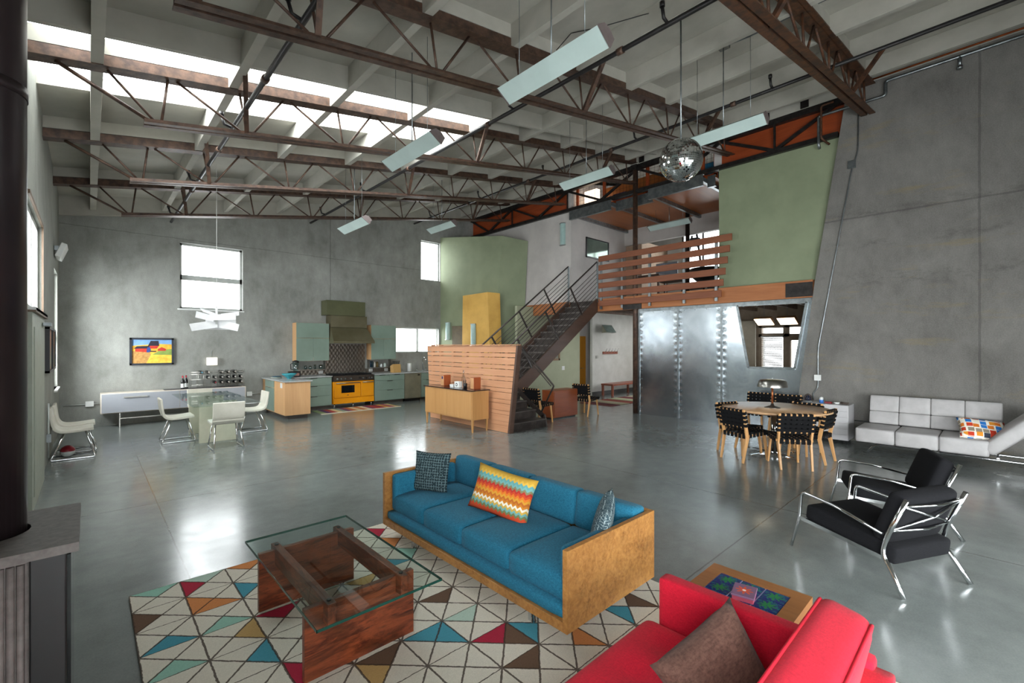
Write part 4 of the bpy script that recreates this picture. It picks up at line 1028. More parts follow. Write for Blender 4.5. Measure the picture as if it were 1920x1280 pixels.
def box_lamp(loc, L, label, top, group='wedge shaped hanging lamps', s=1.0):
    t = thing('hanging_lamp', label, 'lamp', loc, 0, group)
    P = [(-.09*s, .05*s), (.07*s, -.05*s), (.115*s, .03*s), (-.01*s, .10*s)]
    m_ = MB(); m_.prism(P, 'y', -L/2, L/2); m_.build('diffuser', LAMPG, t)
    Q = [(-.095*s, .052*s), (.07*s, -.057*s), (.12*s, .032*s), (.06*s, .09*s), (-.01*s, .106*s)]
    for s_ in (-1, 1): a, b = sorted((s_*L/2, s_*(L/2+.012))); m_ = MB(); m_.prism(Q, 'y', a, b); m_.build('end_cap', mat('cap_grey', '#6c6260', '#5c5250', .5), t)
    for y in (-L*.33, L*.33): m_ = MB(); m_.tube([(.01, y, .09*s), (.01, y, top)], .003, 5); m_.build('cable', GALV, t)
    m_ = MB(); m_.tube([(.03, 0, .08*s), (.03, 0, top)], .007, 6); m_.build('power_conduit', GALV, t)
    return t
l1 = box_lamp((2.93, 2.67, 4.15), 1.16, 'pale green wedge lamp hanging nearest the camera, the largest of them', 1.27)
dup(l1, (2.93, 5.01, 4.15), 0, 'pale green wedge lamp hanging in front of the skylight, second from the camera')
l2 = box_lamp((3.88, 8.85, 4.15), 1.16, 'pale wedge lamp hanging low in front of the far wall, left of the kitchen hood', 1.45)
l3 = box_lamp((6.7, 5.2, 4.82), 1.14, 'pale wedge lamp hanging in front of the loft, above the stairs', 1.25)
dup(l3, (6.7, 2.72, 4.82), 0, 'pale wedge lamp hanging behind the mirror ball')
dup(l3, (6.7, 9.9, 4.82), 0, 'pale wedge lamp hanging over the kitchen beside the green block')
box_lamp((11.6, 6.15, 5.05), 1.2, 'grey wedge lamp hanging under the loft deck over the mezzanine', .5)
hl = thing('wall_lamp', 'grey wedge shaped lamp on the white hall wall', 'lamp', (13.55, 9.55, 2.35))
m_ = MB(); m_.prism([(-.19, -.12), (.0, -.14), (.0, .14)], 'x', -.28, .28); m_.build('shade', mat('grey_green_metal', '#8fa09a', '#7c8d87', .4, .4), hl)
for s_ in (-1, 1): a, b = sorted((s_*.28, s_*.295)); m_ = MB(); m_.prism([(-.2, -.125), (.005, -.15), (.005, .15)], 'x', a, b); m_.build('end_plate', STEEL, hl)
MB().box(-.05, .05, 0, .19, -.03, .03).build('arm', STEEL, hl)

# mirror ball
mbm = NT('mirror_facets'); mbm.fin(hx('#dfe2e2'), .04, 1)
dbl = thing('mirror_ball', 'mirror ball hanging from the ceiling in front of the mezzanine', 'ball', (5.2, 2.6, 3.98))
m_ = MB(); R_ = .25; rings = 34
for i in range(rings):
    a0, a1 = PI*i/rings, PI*(i+1)/rings; am = (a0+a1)/2; nn = max(4, int(2*PI*math.sin(am)*R_/(.0232)))
    for k in range(nn):
        g = .05; p0, p1 = 2*PI*(k+g)/nn, 2*PI*(k+1-g)/nn; b0, b1 = a0+(a1-a0)*g, a1-(a1-a0)*g
        jit = Matrix.Rotation(random.uniform(-.02, .02), 3, 'X') @ Matrix.Rotation(random.uniform(-.02, .02), 3, 'Y')
        pts = [Vector((R_*math.sin(a)*math.cos(p), R_*math.sin(a)*math.sin(p), R_*math.cos(a))) for a, p in ((b0, p0), (b1, p0), (b1, p1), (b0, p1))]
        cc_ = sum(pts, Vector())/4; pts = [jit @ (q-cc_)+cc_*1.004 for q in pts]
        if nn >= 4: m_.face(pts)
m_.build('mirror_tiles', mbm.m, dbl)
m_ = MB(); m_.lathe([(R_*.99*math.sin(PI*k/24), -R_*.99*math.cos(PI*k/24)) for k in range(25)], n=40); m_.build('core', mat('ball_core', '#a8acac', '#909494', .3, .6), dbl)
m_ = MB(); m_.tube([(0, 0, .25), (0, 0, zd(5.2)-3.98-.02)], .009, 8); m_.build('hanging_rod', GALV, dbl)
m_ = MB(); m_.lathe([(.09, zd(5.2)-3.98), (.085, zd(5.2)-4.02), (.03, zd(5.2)-4.06), (0, zd(5.2)-4.06)]); m_.build('motor', BLACK, dbl)
cb = thing('power_cable', 'thin black cable looping across the ceiling to the mirror ball motor', 'cable', (5.1, 2.6, zd(5.1)-.06))
m_ = MB(); m_.tube([(0, 0, 0), (-.25, .3, -.06), (-.5, .75, -.1), (-.62, 1.1, -.05), (-.68, 1.3, -.2)], .006, 6); m_.build('cable', BLACK, cb)
# ================= stairs and screen =================
sr = thing('staircase', 'dark steel staircase turning up to the mezzanine with rod railings', 'stairs', (8.5, 7.9, 0))
m_ = MB()
for k, (y, z) in enumerate(((6.66, .17), (6.94, .34), (7.22, .51))): m_.box(6.22, 7.2, y, 8.56, z-.17, z-.004)
m_.box(6.22, 7.25, 7.5, 8.56, .51, .676); m_.build('lower_steps', STAIRST, sr, world=True, bevel=.004)
TRD = mat('tread_steel', '#6c6662', '#544e4a', .35, .4, scale=9)
for y, z in ((6.64, .17), (6.92, .34), (7.2, .51)): MB().box(6.21, 7.21, y, y+.3, z-.004, z+.012).build('tread', TRD, sr, world=True)
MB().box(6.21, 7.3, 7.48, 8.58, .676, .70).build('landing', TRD, sr, world=True)
RUN = 3.08/12; RISE = (3.04-.68)/13
for k in range(12):
    x = 7.27+RUN*k; z = .68+RISE*(k+1)
    MB().box(x-.02, x+RUN+.01, 7.6, 8.56, z-.03, z).build('tread', TRD, sr, world=True)
m_ = MB()
for k in range(13):
    x = 7.27+RUN*k; z = .68+RISE*(k+1); m_.box(x-.008, x, 7.6, 8.56, z-RISE, z-.03)
m_.build('risers', STAIRST, sr, world=True)
SLP = RISE/RUN
def sz(x): return .70+(x-7.1)*SLP
STR = wood('stringer', '#5c4438', '#3e2c24', axis='X', scale=3, rough=.5)
for y in (7.55, 8.57): MB().prism([(7.02, sz(7.02)-.26), (10.28, sz(10.28)-.26), (10.28, sz(10.28)+.12), (7.02, sz(7.02)+.12)], 'y', y, y+.045).build('stringer', STR, sr, world=True)
n_ = Vector((-SLP, 0, 1)).normalized()
def rail(y, x0, x1, label):
    def P(x, h): return Vector((x, y, sz(x)+.10))+n_*h
    m_ = MB(); m_.tube([P(x0, .84), P(10.26-n_.x*.84, .84)], .021, 8); m_.build('handrail', STAIRST, sr, world=True)
    for h in [.10+.095*k for k in range(7)]:
        m_ = MB(); m_.tube([P(x0, h), P(10.26-n_.x*h, h)], .0075, 6); m_.build('rail_rod', STAIRST, sr, world=True)
    x = x0+.45
    while x < x1-.3:
        m_ = MB(); a, b = P(x, -.02), P(x, .84); m_.bar(a, b, .02, .045, up=(1, 0, 0)); m_.build('rail_post', STAIRST, sr, world=True); x += .95
    m_ = MB(); m_.box(10.26, 10.30, y-.02, y+.02, 2.95, 4.06); m_.build('top_post', GALV, sr, world=True)
rail(7.56, 7.25, 10.15, ''); rail(8.59, 7.35, 10.15, '')
m_ = MB(); m_.tube(round_path([(7.2, 7.42, 1.74), (7.2, 6.42, .90), (7.2, 6.80, .28)], .03), .019, 8); m_.tube(round_path([(7.2, 7.42, 1.66), (7.2, 6.50, .89)], .03), .012, 8)
m_.build('bent_handrail', STAIRST, sr, world=True)
m_ = MB(); m_.bar((7.2, 7.62, .78), (7.2, 6.72, .22), .04, .10); m_.bar((7.2, 6.72, .26), (7.2, 6.66, .0), .04, .09); m_.build('lower_stringer', STAIRST, sr, world=True)
ws = thing('slatted_screen', 'redwood board screen beside the foot of the stairs, wider at the top', 'screen', (6.13, 8.0, 0))
z = 0.01; hs = []
for k in range(15): hs.append(.145 if k % 2 == 0 else .083)
tot = sum(hs); scl = (1.75-14*.003-.013*7)/tot; z = .005
for k, h in enumerate(hs):
    h *= scl; f0, f1 = z/1.76, (z+h)/1.76
    ya0, ya1 = 6.67-.25*f0, 6.67-.25*f1; yb0, yb1 = 9.48+.14*f0, 9.48+.14*f1
    m_ = MB(); m_.prism([(ya0, z), (yb0, z), (yb1, z+h), (ya1, z+h)], 'x', 6.11, 6.14); m_.build('board', REDWOOD, ws, world=True)
    z += h+.003+.013*(k/14)
MB().box(6.07, 6.2, 6.40, 9.66, 1.757, 1.775).build('cap_board', REDWOOD, ws, world=True)
for y in (6.75, 7.15, 7.6, 8.1, 8.6, 9.1, 9.45): MB().box(6.14, 6.2, y-.04, y+.04, 0, 1.757).build('stud', REDWOOD, ws, world=True)
MB().prism([(6.62, 0), (6.67, 0), (6.42, 1.757), (6.37, 1.757)], 'x', 6.10, 6.21).build('end_plate', STR, ws, world=True)

# ================= credenza =================
OKV = wood('oak_veneer', '#c49560', '#ab7a44', axis='Z', scale=2, rough=.35)
cr = thing('credenza', 'oak veneer credenza with a dark glossy top in front of the redwood screen', 'cabinet', (5.82, 8.02, 0))
MB().box(5.60, 6.03, 7.17, 8.90, .25, .835).build('body', OKV, cr, world=True, bevel=.003)
for k in range(4): MB().box(5.588, 5.60, 7.19+.4255*k, 7.19+.4255*k+.42, .27, .82).build('door', OKV, cr, world=True, bevel=.002)
MB().box(5.57, 6.04, 7.14, 8.93, .835, .855).build('top', mat('dark_gloss', '#2c2424', '#231c1c', .08), cr, world=True)
for x in (5.63, 6.0):
    for y in (7.2, 8.87): MB().bar((x, y, .25), (x, y, 0), .045, .045, w2=.024, h2=.024).build('leg', OKV, cr, world=True)
SPW = wood('cherry', '#a8562c', '#8c4220', axis='Z', scale=3)
for y, lb in ((8.45, 'wood sided tabletop radio speaker at the left of the credenza'), (7.38, 'wood sided tabletop speaker at the right end of the credenza')):
    t = thing('tabletop_speaker', lb, 'speaker', (5.85, y, .857), 0, 'pair of wooden speakers on the credenza')
    MB().box(-.09, .09, -.06, .06, 0, .24).build('cabinet', SPW, t, bevel=.004)
    MB().box(-.094, -.09, -.05, .05, .01, .23).build('front_panel', mat('speaker_front', '#c9996e', '#b98758', .5), t)
    if y > 8: MB().box(-.098, -.094, -.025, .02, .155, .215).build('display', mat('display_blue', '#3a3a6a', '#2e2e58', .2), t)
rd = thing('mantel_radio', 'small white radio with a round dial on the credenza', 'radio', (5.78, 7.87, .857))
MB().box(-.05, .05, -.07, .09, 0, .13).build('cabinet', BRASSW, rd, bevel=.005)
m_ = MB(); m_.tube([(-.05, .01, .065), (-.054, .01, .065)], .035, 20); m_.build('dial', BLACK, rd)
m_ = MB(); m_.tube([(-.054, .01, .065), (-.056, .01, .065)], .02, 20); m_.build('dial_centre', BRASSW, rd)
bo = thing('glass_bottle', 'tall clear glass bottle standing behind the white radio', 'bottle', (5.9, 7.86, .857))
m_ = MB(); m_.lathe([(0, 0), (.045, 0), (.05, .12), (.04, .2), (.018, .27), (.016, .36), (.022, .37)]); m_.build('body', glassy('pale_bottle', (.85, .86, .88, 1), .18), bo)
wb = thing('small_white_box', 'small white box left of the radio on the credenza', 'box', (5.78, 8.08, .857)); MB().box(-.04, .04, -.06, .06, 0, .055).build('body', BRASSW, wb, bevel=.004); MB().box(-.042, .042, -.062, .062, .04, .057).build('lid', BRASSW, wb)
mu = thing('pen_cup', 'dark cup of small tools right of the radio on the credenza', 'cup', (5.8, 7.67, .857))
m_ = MB(); m_.lathe([(0, 0), (.04, 0), (.045, .1), (.038, .1), (.035, .01)]); m_.build('cup', BLACK, mu)
m_ = MB()
for k in range(6): m_.tube([(.01*(k-3), .008*(k % 3), .03), (.018*(k-3), .015*(k % 3)-.01, .15+.01*(k % 3))], .006, 6)
m_.build('tools', mat('dark_tools', '#4a4844', '#2a2826', .5), mu)

# ================= kitchen =================
CT = mat('pale_stone', '#b4b8b8', '#a2a6a6', .18, scale=20)
TOE = mat('toe_kick', '#4c443c', '#3c3630', .6)
pn = thing('kitchen_island', 'maple and sage kitchen peninsula at the left end of the kitchen', 'cabinet', (3.64, 12.3, 0))
MB().box(3.36, 3.94, 11.42, 13.28, .10, .885).build('body', MAPLE, pn, world=True, bevel=.002)
MB().box(3.345, 3.36, 12.25, 13.0, .12, .70).build('door', TEAL, pn, world=True, bevel=.002)
MB().box(3.345, 3.36, 12.25, 13.0, .71, .875).build('drawer', TEAL, pn, world=True, bevel=.002)
MB().box(3.335, 3.345, 12.5, 12.75, .86, .872).build('pull', STEEL, pn, world=True); MB().box(3.335, 3.345, 12.5, 12.75, .685, .697).build('pull', STEEL, pn, world=True)
MB().box(3.45, 3.9, 11.5, 13.28, 0, .10).build('toe_kick', TOE, pn, world=True)
MB().box(3.348, 3.36, 11.62, 11.74, .74, .86).build('outlet_plate', BRASSW, pn, world=True)
wt = MB(); wt.prism([(3.32, 11.38), (3.98, 11.38), (3.98, 12.6), (4.94, 12.6), (4.94, 13.28), (3.32, 13.28)], 'z', .887, .915)
tag(wt.build('worktop', CT, None, world=True, bevel=.003), 'pale stone worktop over the peninsula, left of the yellow range', 'worktop')
tag(MB().box(6.19, 8.92, 12.6, 13.28, .887, .915).build('worktop', CT, None, world=True, bevel=.003), 'pale stone worktop right of the yellow range, with the tap', 'worktop')
def drawers(nm, label, x0, x1, rows, split=None, cat='cabinet'):
    t = thing(nm, label, cat, ((x0+x1)/2, 12.95, 0))
    MB().box(x0, x1, 12.65, 13.28, .10, .885).build('body', TEAL, t, world=True)
    MB().box(x0, x1, 12.72, 13.28, 0, .10).build('toe_kick', TOE, t, world=True)
    for z0, z1, sp_ in rows:
        segs = [(x0, x1)] if not sp_ else [(x0, (x0+x1)/2), ((x0+x1)/2, x1)]
        for a, b in segs:
            MB().box(a+.003, b-.003, 12.632, 12.65, z0+.003, z1-.003).build('drawer', TEAL, t, world=True, bevel=.001)
            c_ = (a+b)/2; MB().box(c_-.09, c_+.09, 12.618, 12.634, z1-.02, z1-.006).build('pull', DARKST, t, world=True)
    return t
drawers('drawer_cabinet', 'sage green three drawer base cabinet left of the yellow range', 3.96, 4.93, [(.11, .38, 0), (.38, .66, 0), (.66, .88, 0)])
drawers('drawer_cabinet', 'sage green drawer base cabinet just right of the yellow range', 6.2, 7.19, [(.11, .42, 0), (.42, .70, 0), (.70, .88, 1)])
drawers('sink_cabinet', 'sage green base cabinet under the tap, partly behind the redwood screen', 7.80, 8.9, [(.11, .66, 1), (.66, .88, 0)])
dw = thing('dishwasher', 'olive steel dishwasher between the sage cabinets', 'dishwasher', (7.495, 12.95, 0))
OLV = mat('olive_steel', '#8a8672', '#7c7866', .4, .3, scale=3)
MB().box(7.2, 7.79, 12.65, 13.28, .09, .885).build('body', OLV, dw, world=True); MB().box(7.205, 7.785, 12.625, 12.65, .11, .88).build('door', OLV, dw, world=True, bevel=.003)
MB().box(7.4, 7.6, 12.60, 12.626, .80, .82).build('handle', OLV, dw, world=True); MB().box(7.25, 7.75, 12.7, 13.2, 0, .09).build('plinth', BLACK, dw, world=True)
MB().box(7.66, 7.74, 12.621, 12.626, .80, .85).build('label_plate', DARKST, dw, world=True)
# range
ORG = mat('yellow_enamel', '#e69a10', '#dc8e0c', .25, scale=1)
rg = thing('range_cooker', 'wide yellow range cooker with black control panel', 'oven', (5.56, 12.9, 0))
MB().box(4.96, 6.17, 12.62, 13.27, .12, .74).build('body', ORG, rg, world=True)
MB().box(4.97, 6.16, 12.585, 12.62, .12, .27).build('bottom_drawer', ORG, rg, world=True, bevel=.003)
o1 = MB().box(4.98, 5.74, 12.58, 12.62, .29, .735).build('oven_door', ORG, rg, world=True, bevel=.004)
o2 = MB().box(5.76, 6.15, 12.58, 12.62, .29, .735).build('oven_door', ORG, rg, world=True, bevel=.004)
off = -Vector(rg.location)
for o, a, b in ((o1, 5.02, 5.70), (o2, 5.79, 6.12)):
    m_ = MB(); m_.tube([(a, 12.54, .70), (b, 12.54, .70)], .014, 8); m_.tube([(a+.03, 12.54, .70), (a+.03, 12.58, .70)], .01); m_.tube([(b-.03, 12.54, .70), (b-.03, 12.58, .70)], .01)
    m_.build('handle', STEEL, o).location = off
MB().box(5.18, 5.56, 12.574, 12.582, .42, .63).build('oven_window', mat('oven_glass', '#14181a', '#0e1214', .08), o1).location = off
MB().box(5.345, 5.39, 12.577, 12.582, .345, .365).build('maker_badge', DARKST, o1).location = off
MB().prism([(12.60, .745), (12.57, .76), (12.60, .905), (12.66, .905), (12.66, .745)], 'x', 4.97, 6.16).build('control_panel', mat('panel_black', '#4a4038', '#3a322c', .35, .4), rg, world=True)
for x in (5.06, 5.17, 5.28, 5.45, 5.72, 5.80, 5.90, 6.0, 6.08):
    m_ = MB(); m_.tube([(x, 12.585, .825), (x, 12.545, .82)], .024, 14); m_.build('knob', CHROME if x not in (5.72, 5.9) else BLACK, rg, world=True)
MB().box(4.96, 6.17, 12.66, 13.27, .74, .91).build('hob', BLACK, rg, world=True)
m_ = MB()
for k in range(3):
    for j in range(2):
        cx_, cy_ = 5.16+.4*k, 12.82+.27*j
        for a in range(4): m_.bar((cx_-.17, cy_-.11+.075*a, .935), (cx_+.17, cy_-.11+.075*a, .935), .012, .02)
        m_.bar((cx_-.17, cy_-.12, .925), (cx_-.17, cy_+.12, .925), .012, .03); m_.bar((cx_+.17, cy_-.12, .925), (cx_+.17, cy_+.12, .925), .012, .03)
m_.build('grates', BLACK, rg, world=True)
for x in (5.02, 5.56, 6.11):
    m_ = MB(); m_.tube([(x, 12.68, 0), (x, 12.68, .12)], .022, 10); m_.build('foot', CHROME, rg, world=True)
# hood
OH = mat('olive_hood', '#6c6650', '#5c573f', .4, .3, scale=2)
hd = thing('extractor_hood', 'large olive steel extractor hood over the yellow range', 'hood', (5.6, 13.0, 1.8))
m_ = MB(); m_.hexa([(4.98, 12.62, 1.82), (6.2, 12.62, 1.82), (6.2, 13.28, 1.82), (4.98, 13.28, 1.82)], [(4.98, 12.62, 1.88), (6.2, 12.62, 1.88), (6.2, 13.28, 1.88), (4.98, 13.28, 1.88)])
m_.hexa([(4.98, 12.62, 1.88), (6.2, 12.62, 1.88), (6.2, 13.28, 1.88), (4.98, 13.28, 1.88)], [(5.02, 12.95, 2.28), (6.1, 12.95, 2.28), (6.1, 13.28, 2.28), (5.02, 13.28, 2.28)])
m_.build('canopy', OH, hd, world=True)
MB().box(5.02, 6.1, 12.93, 13.28, 2.285, 2.62).build('riser', OH, hd, world=True)
m_ = MB(); m_.prism([(4.84, 2.42), (6.12, 2.42), (6.02, 3.04), (4.84, 3.04)], 'y', 12.88, 12.93) if False else m_.box(4.88, 6.02, 12.87, 13.28, 2.62, 3.04)
m_.build('duct_cover', mat('olive_green', '#5c5e42', '#505238', .45, .2, scale=2), hd, world=True, bevel=.004)
def quilt_mat():
    s = NT('quilted_steel'); x, y, z = s.sep(); u = s.ma('MULTIPLY', s.ma('ADD', s.ma('MULTIPLY', x, 1.5), z), 12); v = s.ma('MULTIPLY', s.ma('SUBTRACT', s.ma('MULTIPLY', x, 1.5), z), 12)
    h = s.ma('MULTIPLY', s.ma('ABSOLUTE', s.ma('SINE', s.ma('MULTIPLY', u, PI/2))), s.ma('ABSOLUTE', s.ma('SINE', s.ma('MULTIPLY', v, PI/2))))
    s.bump(h, .45, .012); return s.fin(hx('#6f6860'), .36, .9)
QM = quilt_mat()
tag(MB().box(4.98, 6.2, 13.27, 13.295, .95, 1.8).build('splashback', QM, None, world=True), 'quilted steel splashback behind the range', 'splashback')
tag(MB().box(3.98, 4.97, 13.275, 13.295, .93, 1.05).build('splashback', QM, None, world=True), 'low quilted steel strip under the left kitchen shelf', 'splashback')
tag(MB().box(6.22, 7.25, 13.275, 13.295, .93, 1.05).build('splashback', QM, None, world=True), 'low quilted steel strip under the right kitchen shelf', 'splashback')
def wallcab(x0, x1, label):
    t = thing('wall_cabinet', label, 'cabinet', ((x0+x1)/2, 13.1, 1.33), 0, 'sage wall cabinets')
    MB().box(x0, x1, 12.97, 13.28, 1.33, 2.38).build('body', MAPLE, t, world=True)
    MB().box(x0+.002, x1-.002, 12.95, 12.968, 1.965, 2.378).build('flap_door', TEAL, t, world=True, bevel=.002)
    c_ = (x0+x1)/2
    for a, b in ((x0+.002, c_-.002), (c_+.002, x1-.002)):
        dr = MB().box(a, b, 12.95, 12.968, 1.332, 1.958).build('door', TEAL, t, world=True, bevel=.002)
    MB().box(c_-.15, c_+.15, 12.935, 12.96, 1.322, 1.33).build('under_pull', STEEL, t, world=True)
    MB().box(c_-.004, c_+.008, 12.94, 12.95, 1.34, 1.43).build('pull', STEEL, t, world=True)
wallcab(4.1, 4.98, 'sage green wall cabinet left of the extractor hood')
wallcab(6.25, 7.07, 'sage green wall cabinet right of the extractor hood')
def shelf(x0, x1, label):
    t = thing('wall_shelf', label, 'shelf', ((x0+x1)/2, 13.2, 1.07), 0, 'steel wall shelves')
    MB().box(x0, x1, 13.12, 13.28, 1.07, 1.085).build('board', STEEL, t, world=True)
    for x in (x0, x1-.012): MB().box(x, x+.012, 13.12, 13.28, 1.085, 1.33).build('side_panel', STEEL, t, world=True)
shelf(4.12, 4.95, 'steel shelf under the left wall cabinet with glassware on it'); shelf(6.27, 7.0, 'steel shelf under the right wall cabinet with jars on it')
GLS = glassy('tumbler_glass', (.75, .86, .86, 1), .15)
for x, h, r_, nm, lb in ((4.42, .11, .035, 'glass_tumbler', 'leftmost clear tumbler on the left kitchen shelf'), (4.55, .10, .035, 'glass_tumbler', 'second clear tumbler on the left kitchen shelf'), (4.68, .13, .03, 'glass_tumbler', 'clear tumbler in the middle of the left kitchen shelf'), (4.84, .12, .05, 'glass_jar', 'squat clear glass jar at the right of the left kitchen shelf')):
    m_ = MB(); m_.lathe([(0, 0), (r_, 0), (r_*1.05, h), (r_*.95, h), (r_*.9, .01)], n=14); o = m_.build(nm, GLS); o.location = (x, 13.2, 1.086); tag(o, lb, 'glass')
for x, w_, h, c1, nm, lb, ct_ in ((6.33, .045, .2, '#1c3a50', 'coffee_tin', 'tall dark blue tin at the left of the right kitchen shelf', 'tin'), (6.40, .04, .19, '#223a44', 'tea_tin', 'dark teal tin second on the right kitchen shelf', 'tin'), (6.48, .04, .17, '#d8d4cc', 'spice_jar', 'pale jar with dark lid on the right kitchen shelf', 'jar'), (6.56, .05, .17, '#6a5a34', 'oil_bottle', 'dark bottle with a yellow label on the right kitchen shelf', 'bottle'), (6.70, .05, .1, '#d4dcdc', 'white_mug', 'left white mug on the right kitchen shelf', 'mug'), (6.82, .05, .12, '#cfe0dc', 'white_mug', 'right white mug on the right kitchen shelf', 'mug')):
    m_ = MB(); m_.lathe([(0, 0), (w_*.8, 0), (w_*.85, h*.75), (w_*.6, h*.85), (w_*.6, h), (0, h)], n=14); o = m_.build(nm, mat('jar_'+c1[1:], c1, None, .3)); o.location = (x, 13.2, 1.086); tag(o, lb, ct_)
bd = thing('blender', 'black blender with a clear jug on the worktop', 'blender', (4.08, 12.95, .916))
m_ = MB(); m_.box(-.1, .1, -.1, .1, 0, .14); m_.build('motor_base', BLACK, bd, bevel=.02); m_ = MB(); m_.lathe([(.05, .14), (.06, .16), (.08, .38), (.075, .38), (.055, .16)], n=16); m_.build('jug', GLS, bd); m_ = MB(); m_.lathe([(.082, .38), (.082, .42), (.03, .44), (0, .44)], n=16); m_.build('lid', BLACK, bd); m_ = MB(); m_.tube([(-.08, 0, .36), (-.13, 0, .34), (-.12, 0, .2), (-.07, 0, .2)], .012, 6); m_.build('handle', BLACK, bd)
m_ = MB(); m_.box(-.06, .06, -.104, -.1, .03, .1); m_.build('control_plate', mat('brown_plate', '#8c6a60', '#7c5a50', .4), bd)
m_ = MB(); m_.lathe([(0, 0), (.05, 0), (.05, .015), (.1, .05), (.17, .11), (.18, .13), (.17, .125), (.09, .06), (0, .03)], n=24); o = m_.build('glass_bowl', mat('turquoise_glass', '#3fa0ac', '#2f8c9a', .15)); o.location = (3.72, 12.3, .916); tag(o, 'flared turquoise bowl on the peninsula worktop', 'bowl')
for z, r_, c_, lb in ((.916, .15, '#c8ccc0', 'pale platter under the dark plate at the left end of the peninsula'), (.941, .14, '#3c6478', 'dark blue plate stacked on the pale platter at the left end of the peninsula')):
    m_ = MB(); m_.lathe([(0, 0), (r_*.6, 0), (r_, .022), (r_*.97, .024), (r_*.5, .008), (0, .008)], n=24); o = m_.build('plate', mat('plate_'+c_[1:], c_, None, .3)); o.location = (3.55, 12.72, z); tag(o, lb, 'plate')
kb = thing('knife_block', 'pale wood knife block full of black handled knives on the right worktop', 'knife block', (7.05, 12.92, .916))
MB().prism([(-.1, 0), (.1, 0), (.12, .2), (-.06, .26)], 'x', -.13, .13).build('block', wood('block_wood', '#c9a468', '#b08850', axis='Z'), kb)
for k in range(5): m_ = MB(); m_.tube([(-.1+.05*k, 0, .2), (-.1+.05*k, -.03, .36)], .013, 6); m_.build('knife_handle', BLACK, kb)
ptw = thing('paper_towel', 'white paper towel roll standing on the right worktop', 'paper towel', (7.55, 12.95, .916))
m_ = MB(); m_.tube([(0, 0, .015), (0, 0, .27)], .065, 20); m_.build('roll', BRASSW, ptw); m_ = MB(); m_.tube([(0, 0, 0), (0, 0, .31)], .008); m_.tube([(0, 0, 0), (0, 0, .012)], .08, 20); m_.build('holder', STEEL, ptw)
tp = thing('kitchen_tap', 'tall swan neck tap at the kitchen sink', 'tap', (8.15, 13.12, .916))
m_ = MB(); m_.tube([(0, 0, 0), (0, 0, .36)]+[(0, -.09+.09*math.cos(a), .36+.09*math.sin(a)) for a in [PI*k/8 for k in range(1, 8)]]+[(0, -.19, .28)], .014, 8); m_.build('spout', CHROME, tp)
m_ = MB(); m_.tube([(.1, 0, 0), (.1, 0, .07), (.14, 0, .09)], .012, 8); m_.build('lever', CHROME, tp); m_ = MB(); m_.tube([(-.22, 0, 0), (-.22, 0, .08)], .02, 10); m_.build('soap_pump', CHROME, tp)
for x, lb in ((4.2, 'white socket plate under the left end of the left kitchen shelf'), (4.86, 'white socket plate under the right end of the left kitchen shelf'), (6.38, 'white socket plate under the left end of the right kitchen shelf'), (6.9, 'white socket plate under the right end of the right kitchen shelf')):
    t = thing('wall_socket', lb, 'socket', (x, 13.27, .955), 0, 'kitchen sockets'); MB().box(-.06, .06, -.012, 0, 0, .08).build('plate', BRASSW, t, bevel=.002); MB().box(-.035, -.012, -.015, -.011, .02, .06).build('outlet', STEEL, t); MB().box(.012, .035, -.015, -.011, .02, .06).build('outlet', STEEL, t)
def stripes(name, cols, axis, sc, o=0):
    s = NT(name); q = s.sep()[0 if axis == 'x' else 1]; t = s.ma('FRACT', s.ma('ADD', s.ma('MULTIPLY', q, sc), o)); n = len(cols)
    c = s.ramp(t, [(i/n, hx(k)) for i, k in enumerate(cols)], True); s.bump(s.noise(120), .4, .004); return s.fin(c, .95, 0, .1)
kr = MB().box(4.35, 6.55, 11.78, 12.5, .001, .012).build('runner_rug', stripes('kitchen_stripes', ['#c0784a', '#e0d0b0', '#7c3f5c', '#b04a3c', '#8a3048', '#d09a50', '#9c5060', '#c8b080', '#8a9c74', '#5c4060', '#a84a44', '#e0c898', '#8c9a88', '#7a4a64', '#b86a3c', '#d8c49c'], 'x', 1/2.2), None, world=True)
tag(kr, 'striped multicoloured runner rug in front of the yellow range', 'rug')
MB().box(4.32, 6.58, 11.74, 11.79, .001, .012).build('border', mat('rug_cream', '#dcd0b8', '#cfc2a8', .9), kr).location = -Vector(kr.location)

# ================= dining corner =================
CDT = mat('conduit_pale', '#c4c8c6', '#b4b8b6', .35, .3)
co = thing('media_console', 'long low pale grey console floating on thin legs under the barn painting', 'console', (1.52, 13.05, 0))
GRL = mat('grey_lacquer', '#a3a6ad', '#9b9ea5', .35, scale=1); BIR = mat('birch_edge', '#dcd2c4', '#d0c6b8', .5)
MB().box(.17, 2.87, 12.86, 13.27, .31, .735).build('body', BIR, co, world=True, bevel=.002)
for a, b in ((.19, 1.52), (1.53, 2.85)):
    dr = MB().box(a, b, 12.845, 12.86, .325, .72).build('drawer_front', GRL, co, world=True)
    c_ = a+.55; MB().box(c_-.2, c_+.2, 12.82, 12.846, .63, .655).build('handle', STEEL, dr).location = -Vector(co.location)
for x in (.47, 2.6): MB().box(x, x+.02, 12.9, 13.2, 0, .31).build('leg', STEEL, co, world=True)
MB().box(.48, 2.6, 13.0, 13.03, .16, .18).build('stretcher', STEEL, co, world=True)
wr = thing('wine_rack', 'wire wine rack full of dark bottles on the grey console', 'rack', (2.28, 13.05, .738))
RX = [1.75+.1375*k for k in range(9)]; m_ = MB()
for x in RX:
    for y in (12.93, 13.13): m_.tube([(x, y, .745), (x, y, 1.16)], .004, 5)
for z in (.86, .985, 1.11, 1.16):
    for y in (12.93, 13.13): m_.tube([(RX[0], y, z-.04), (RX[-1], y, z-.04)], .004, 5)
m_.build('wire_frame', STEEL, wr, world=True)
WB = mat('wine_glass_dark', '#15171a', '#0c0e10', .12)
